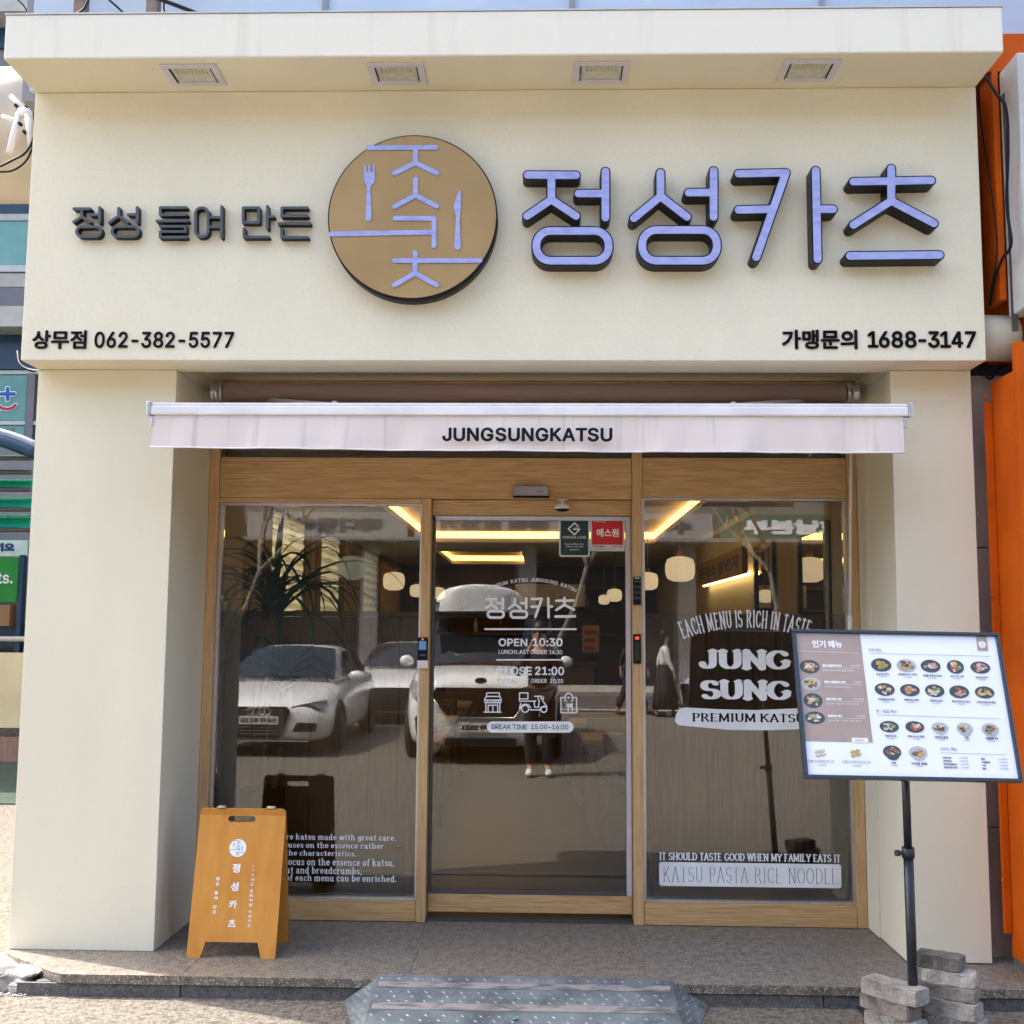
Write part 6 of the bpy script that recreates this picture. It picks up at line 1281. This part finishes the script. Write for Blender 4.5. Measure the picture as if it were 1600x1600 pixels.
# ---- people
skin = mat('skin', (.50, .30, .21), .6); hair_m = mat('black_hair', (.01, .009, .008), .5)
def skinned(name, J, E, m, parent, lv=2):
    me = bpy.data.meshes.new(name); keys = list(J); me.from_pydata([J[k][0] for k in keys], [(keys.index(a_), keys.index(c_)) for a_, c_ in E], []); o = link(name, me, m, parent)
    o.modifiers.new('skin', 'SKIN').use_smooth_shade = True; sv = me.skin_vertices[0].data
    for i, k in enumerate(keys):
        r_ = J[k][1]; sv[i].radius = (r_, r_) if not isinstance(r_, tuple) else r_
    sv[0].use_root = True; s = o.modifiers.new('sub', 'SUBSURF'); s.levels = lv; s.render_levels = lv; return o
def person(lab, x, y, rz, shirt, legs_m, skirt=False, phone=False, stride=.0, scale=1., shoe=(.75, .75, .72)):
    t = thing('person', lab, 'person', (x, y, GZ), rot=(0, 0, rz), local=True); t.scale = (scale,)*3
    st_ = stride
    J = {'pel': ((0, 0, .94), (.145, .10)), 'wst': ((0, .0, 1.06), (.125, .09)), 'chs': ((0, .01, 1.25), (.155, .10)), 'nkb': ((0, 0, 1.42), (.07, .06)), 'nk': ((0, .01, 1.48), .048), 'hd': ((0, .02, 1.58), (.075, .09)), 'hdt': ((0, .01, 1.67), (.068, .085))}
    E = [('pel', 'wst'), ('wst', 'chs'), ('chs', 'nkb'), ('nkb', 'nk'), ('nk', 'hd'), ('hd', 'hdt')]
    for s, n in ((-1, 'l'), (1, 'r')):
        f_ = s*st_
        J.update({'sh'+n: ((s*.17, 0, 1.38), .055), 'hp'+n: ((s*.09, 0, .90), .085), 'kn'+n: ((s*.10, f_*.5, .50), .058), 'ak'+n: ((s*.10, f_-.03*abs(st_), .09), .038), 'toe'+n: ((s*.11, f_+.15, .035), (.038, .028))})
        if phone: J.update({'el'+n: ((s*.25, .10, 1.13), .040), 'wr'+n: ((s*.085, .27, 1.47), .027), 'pm'+n: ((s*.060, .30, 1.55), (.030, .020))})
        else: J.update({'el'+n: ((s*.24, -.5*f_-.02, 1.12), .038), 'wr'+n: ((s*.24, -f_*.8+.04, .88), .026), 'pm'+n: ((s*.24, -f_*.8+.05, .80), (.018, .032))})
        E += [('chs', 'sh'+n), ('sh'+n, 'el'+n), ('el'+n, 'wr'+n), ('wr'+n, 'pm'+n), ('pel', 'hp'+n), ('hp'+n, 'kn'+n), ('kn'+n, 'ak'+n), ('ak'+n, 'toe'+n)]
        P = Vector(J['pm'+n][0])
        for k in range(4):
            o_ = Vector((-s*.006-s*.002*k, .006, .030-.018*k)) if phone else Vector((0, .024-.016*k, -.03))
            if phone: a_, c_ = P+Vector((-s*.004, .012, .030-.018*k)), P+Vector((-s*.045, .028-.003*k, .030-.018*k))
            else: a_, c_ = P+Vector((0, .024-.016*k, -.035)), P+Vector((-s*.012, .022-.014*k, -.09+.006*abs(k-1)))
            J['f%d%s' % (k, n)] = (tuple(a_), .0095); J['g%d%s' % (k, n)] = (tuple(c_), .0075); E += [('pm'+n, 'f%d%s' % (k, n)), ('f%d%s' % (k, n), 'g%d%s' % (k, n))]
        a_ = P+(Vector((-s*.02, -.012, -.012)) if phone else Vector((-s*.005, .035, .0))); c_ = a_+(Vector((-s*.03, .0, .012)) if phone else Vector((-s*.01, .014, -.035)))
        J['t'+n] = (tuple(a_), .011); J['u'+n] = (tuple(c_), .009); E += [('pm'+n, 't'+n), ('t'+n, 'u'+n)]
    bd = skinned('body', J, E, skin, t)
    # face: nose, eyes, mouth, ears
    link('nose', MB().ell((0, .115, 1.585), (.012, .018, .02), 8, 6).mesh(), skin, bd)
    for s in (-1, 1): link('eye', MB().ell((s*.030, .098, 1.612), (.012, .008, .006), 8, 6).mesh(), hair_m, bd); link('ear', MB().ell((s*.078, .015, 1.59), (.010, .018, .028), 8, 6).mesh(), skin, bd)
    link('mouth', MB().ell((0, .108, 1.548), (.020, .006, .005), 8, 4).mesh(), mat('lips', (.35, .12, .10), .6), bd)
    b = MB(); b.ell((0, -.012, 1.635), (.098, .105, .108), 18, 12)
    if skirt or phone: b.ell((0, -.05, 1.52), (.085, .06, .14), 14, 10)
    hr = link('hair', b.mesh(), hair_m, t)
    TJ = {k: (J[k][0], tuple(q+.014 for q in (J[k][1] if isinstance(J[k][1], tuple) else (J[k][1],)*2))) for k in ('wst', 'pel', 'chs', 'shl', 'shr', 'ell', 'elr')}; TJ['nkx'] = ((0, 0, 1.41), (.085, .07))
    TJ = {'chs': TJ.pop('chs'), **TJ}
    for n in 'lr': e0, w0 = Vector(J['el'+n][0]), Vector(J['wr'+n][0]); TJ['cf'+n] = (tuple(e0.lerp(w0, .85)), .038)
    skinned('shirt', TJ, [('chs', 'wst'), ('wst', 'pel'), ('chs', 'nkx')]+[q for n in 'lr' for q in (('chs', 'sh'+n), ('sh'+n, 'el'+n), ('el'+n, 'cf'+n))], shirt, t)
    if skirt: link('skirt', MB().lathe([(.14, 1.04), (.19, .88), (.24, .5), (.28, .16), (.27, .16)], (0, 0, 0), 24, sy=.75+abs(st_)).mesh(), legs_m, t)
    else:
        PJ = {'pel': ((0, 0, .95), (.165, .12))}; PE = []
        for n in 'lr':
            for k, ex in (('hp', .022), ('kn', .026)): q = J[k+n]; PJ[k+n] = (q[0], q[1]+ex)
            a_, c_ = Vector(J['kn'+n][0]), Vector(J['ak'+n][0]); PJ['an'+n] = (tuple(a_.lerp(c_, .93)), .062); PE += [('pel', 'hp'+n), ('hp'+n, 'kn'+n), ('kn'+n, 'an'+n)]
        skinned('trousers', PJ, PE, legs_m, t)
    for s, n in ((-1, 'l'), (1, 'r')):
        q = J['toe'+n][0]; link('shoe', MB().ell((q[0], q[1]-.07, .045), (.048, .13, .045), 14, 8).mesh(), mat('shoe_%.2f' % shoe[0], shoe, .6), t)
    return t
ph = person('person in a dark top and wide black trousers with white shoes, holding up a phone', 2.60, -6.02, 0, mat('dark_top', (.03, .022, .022), .8), mat('black_trousers', (.012, .012, .013), .8), phone=True, scale=1.03)
pt = thing('phone', 'black phone held upright with both hands by the person taking the picture', 'phone', (2.6275, -5.70, 1.52))
link('phone_body', bx(2.59, 2.665, -5.715, -5.706, 1.45, 1.61, bev=.003), trimb, pt); link('lens_bump', bx(2.592, 2.622, -5.706, -5.703, 1.565, 1.605), car_glass, pt)
person('person in a white blouse and long black skirt walking past the parked cars', 5.05, -15.2, -1.5, mat('white_blouse', (.75, .74, .72), .8), mat('black_skirt', (.012, .012, .013), .8), skirt=True, stride=.18, scale=.98, shoe=(.03, .03, .03))
person('person in dark clothes walking close behind the one in the white blouse', 4.45, -15.6, -1.6, mat('dark_jacket', (.02, .018, .016), .8), mat('dark_trousers', (.018, .016, .015), .8), stride=.30, scale=1.03, shoe=(.03, .03, .031))

# ---- bare street trees
bark = mat('tree_bark', (.24, .20, .16), .9, (.14, .115, .09), 9, bump=.6, bscale=30)
def tree(lab, x, y, h, seed):
    rnd2 = random.Random(seed); t = thing('bare_tree', lab, 'tree', (x, y, GZ), 'bare street trees mirrored in the glass'); tr = MB(); cr2 = MB()
    def br(b, p, d, L_, r_, lv):
        pts = [p]; rs_2 = [r_]; n = 4
        for k in range(n): d = (d+Vector((rnd2.uniform(-.22, .22), rnd2.uniform(-.22, .22), rnd2.uniform(-.05, .14)))).normalized(); p = p+d*L_/n; pts.append(p); rs_2.append(r_*(1-.45*(k+1)/n))
        b.tube(pts, rs_2, 7 if lv < 2 else 4, cap=False)
        if lv < 5:
            for k in range(3 if lv < 2 else 2+(rnd2.random() < .5)):
                q = pts[rnd2.choice([2, 3, 4]) if lv else 4]; a_ = rnd2.uniform(0, 6.28); d2 = (d+Vector((math.cos(a_), math.sin(a_), .25))*rnd2.uniform(.55, .95)).normalized(); br(cr2, q, d2, L_*rnd2.uniform(.62, .80), r_*.55, lv+1)
    br(tr, Vector((x, y, GZ-.05)), Vector((0, 0, 1)), h*.40, .085, 0); link('trunk', tr.mesh(), bark, t); link('crown', cr2.mesh(recalc=False), bark, t)
for i, (x, y, h, lab) in enumerate([(2.6, -15.0, 8, 'bare tree mirrored in the middle of the sliding door'), (7.6, -15.8, 7.5, 'bare tree mirrored in the pane with the arched lettering'), (-4.4, -15.6, 8, 'bare tree mirrored above the parked cars'), (11.8, -15.5, 7.5, 'bare tree farthest along the street, past the green office band'), (-8, -15.5, 8, 'bare tree at the far end of the parked row')]): tree(lab, x, y, h, 20+i)
# ---- shops across the street
YO = -25.
ob = thing('far_shop_row', 'long grey shop building across the street with a band of signs over dark shopfronts', 'building', (4, YO-.3, 0))
fw_m = mat('far_wall', (.24, .225, .21), .8, (.19, .18, .17), 1.5); dk = mat('far_glass_dark', (.03, .035, .04), .15); col_m = mat('far_column', (.30, .29, .28), .7)
link('wall', bx(-34, 44, YO-8, YO-.4, GZ, 13.5), fw_m, ob)
for f_ in range(3):
    z0 = 6.0+f_*2.5
    for k in range(20): x = -26+k*3.2; wn = link('window', bx(x, x+2.5, YO-.40, YO-.34, z0, z0+1.5), wframe, ob); link('pane', bx(x+.08, x+1.2, YO-.34, YO-.32, z0+.08, z0+1.42), dk, wn); link('pane', bx(x+1.3, x+2.42, YO-.34, YO-.32, z0+.08, z0+1.42), dk, wn)
for k in range(14): x = -30+k*4.6; link('shopfront', bx(x+.2, x+4.2, YO-.40, YO-.30, .1, 3.8), dk, ob); link('column', bx(x-.25, x+.25, YO-.40, YO-.05, GZ, 4.05), col_m, ob)
link('canopy_slab', bx(-34, 44, YO-.4, YO+.8, 4.08, 4.18), col_m, ob)
sig = [(-16, -11.2, 'white_s', '세무회계'), (-11, -6.2, 'blue_s', '안경나라'), (-6, -1.3, 'white_s', '메디컬약국'), (-1.1, 3.6, 'white_s', '꽃집 도자기'), (3.8, 7.55, 'white_s', '수제버거'), (7.75, 12.0, 'green_s', '호남본부'), (12.1, 16.6, 'white_s', '베테랑 부동산'), (16.8, 22, 'white_s', '치과의원')]
SG = {'세무회계': 'farthest along at the alley end', '안경나라': 'the only blue one', '메디컬약국': 'mirrored above the parked saloon', '꽃집 도자기': 'mirrored at the head of the sliding door', '수제버거': 'just before the green one', '호남본부': 'with white letters, mirrored beside the mirrors', '베테랑 부동산': 'just past the green one', '치과의원': 'farthest along at the orange end'}
cm = {'white_s': mat('white_sign_face', (.36, .355, .34), .6), 'green_s': mat('green_sign_face', (.04, .14, .11), .6), 'blue_s': mat('blue_sign_face', (.05, .12, .35), .5)}
for a_, c_, k_2, s in sig:
    t = thing('shop_sign', '%s sign band across the street, %s' % (k_2[:-2], SG[s]), 'shop sign', ((a_+c_)/2, YO, 4.3)); link('sign_board', bx(a_, c_, YO-.3, YO, 4.22, 4.95, bev=.02), cm[k_2], t)
    me = text_mesh(s, .03); fit(me, -(c_-a_)*.34, (c_-a_)*.34, 4.36, 4.80, 0); me.transform(Matrix.Translation(((a_+c_)/2, YO+.012, 0)) @ Matrix.Rotation(math.pi, 4, 'Z')); link('lettering', me, white_vinyl if k_2 != 'white_s' else dgrey, t)
for i, x in enumerate((-7, -4.6, 9.5)):
    t = thing('parked_car_far', ['grey car parked at the far kerb, beyond the ringed saloon', 'dark car parked at the far kerb, second in the row', 'grey car parked at the far kerb opposite the menu board'][i], 'car', (x*2, -20.3, GZ+.0), 'cars along the far kerb', rot=(0, 0, math.pi/2), local=True) if False else None
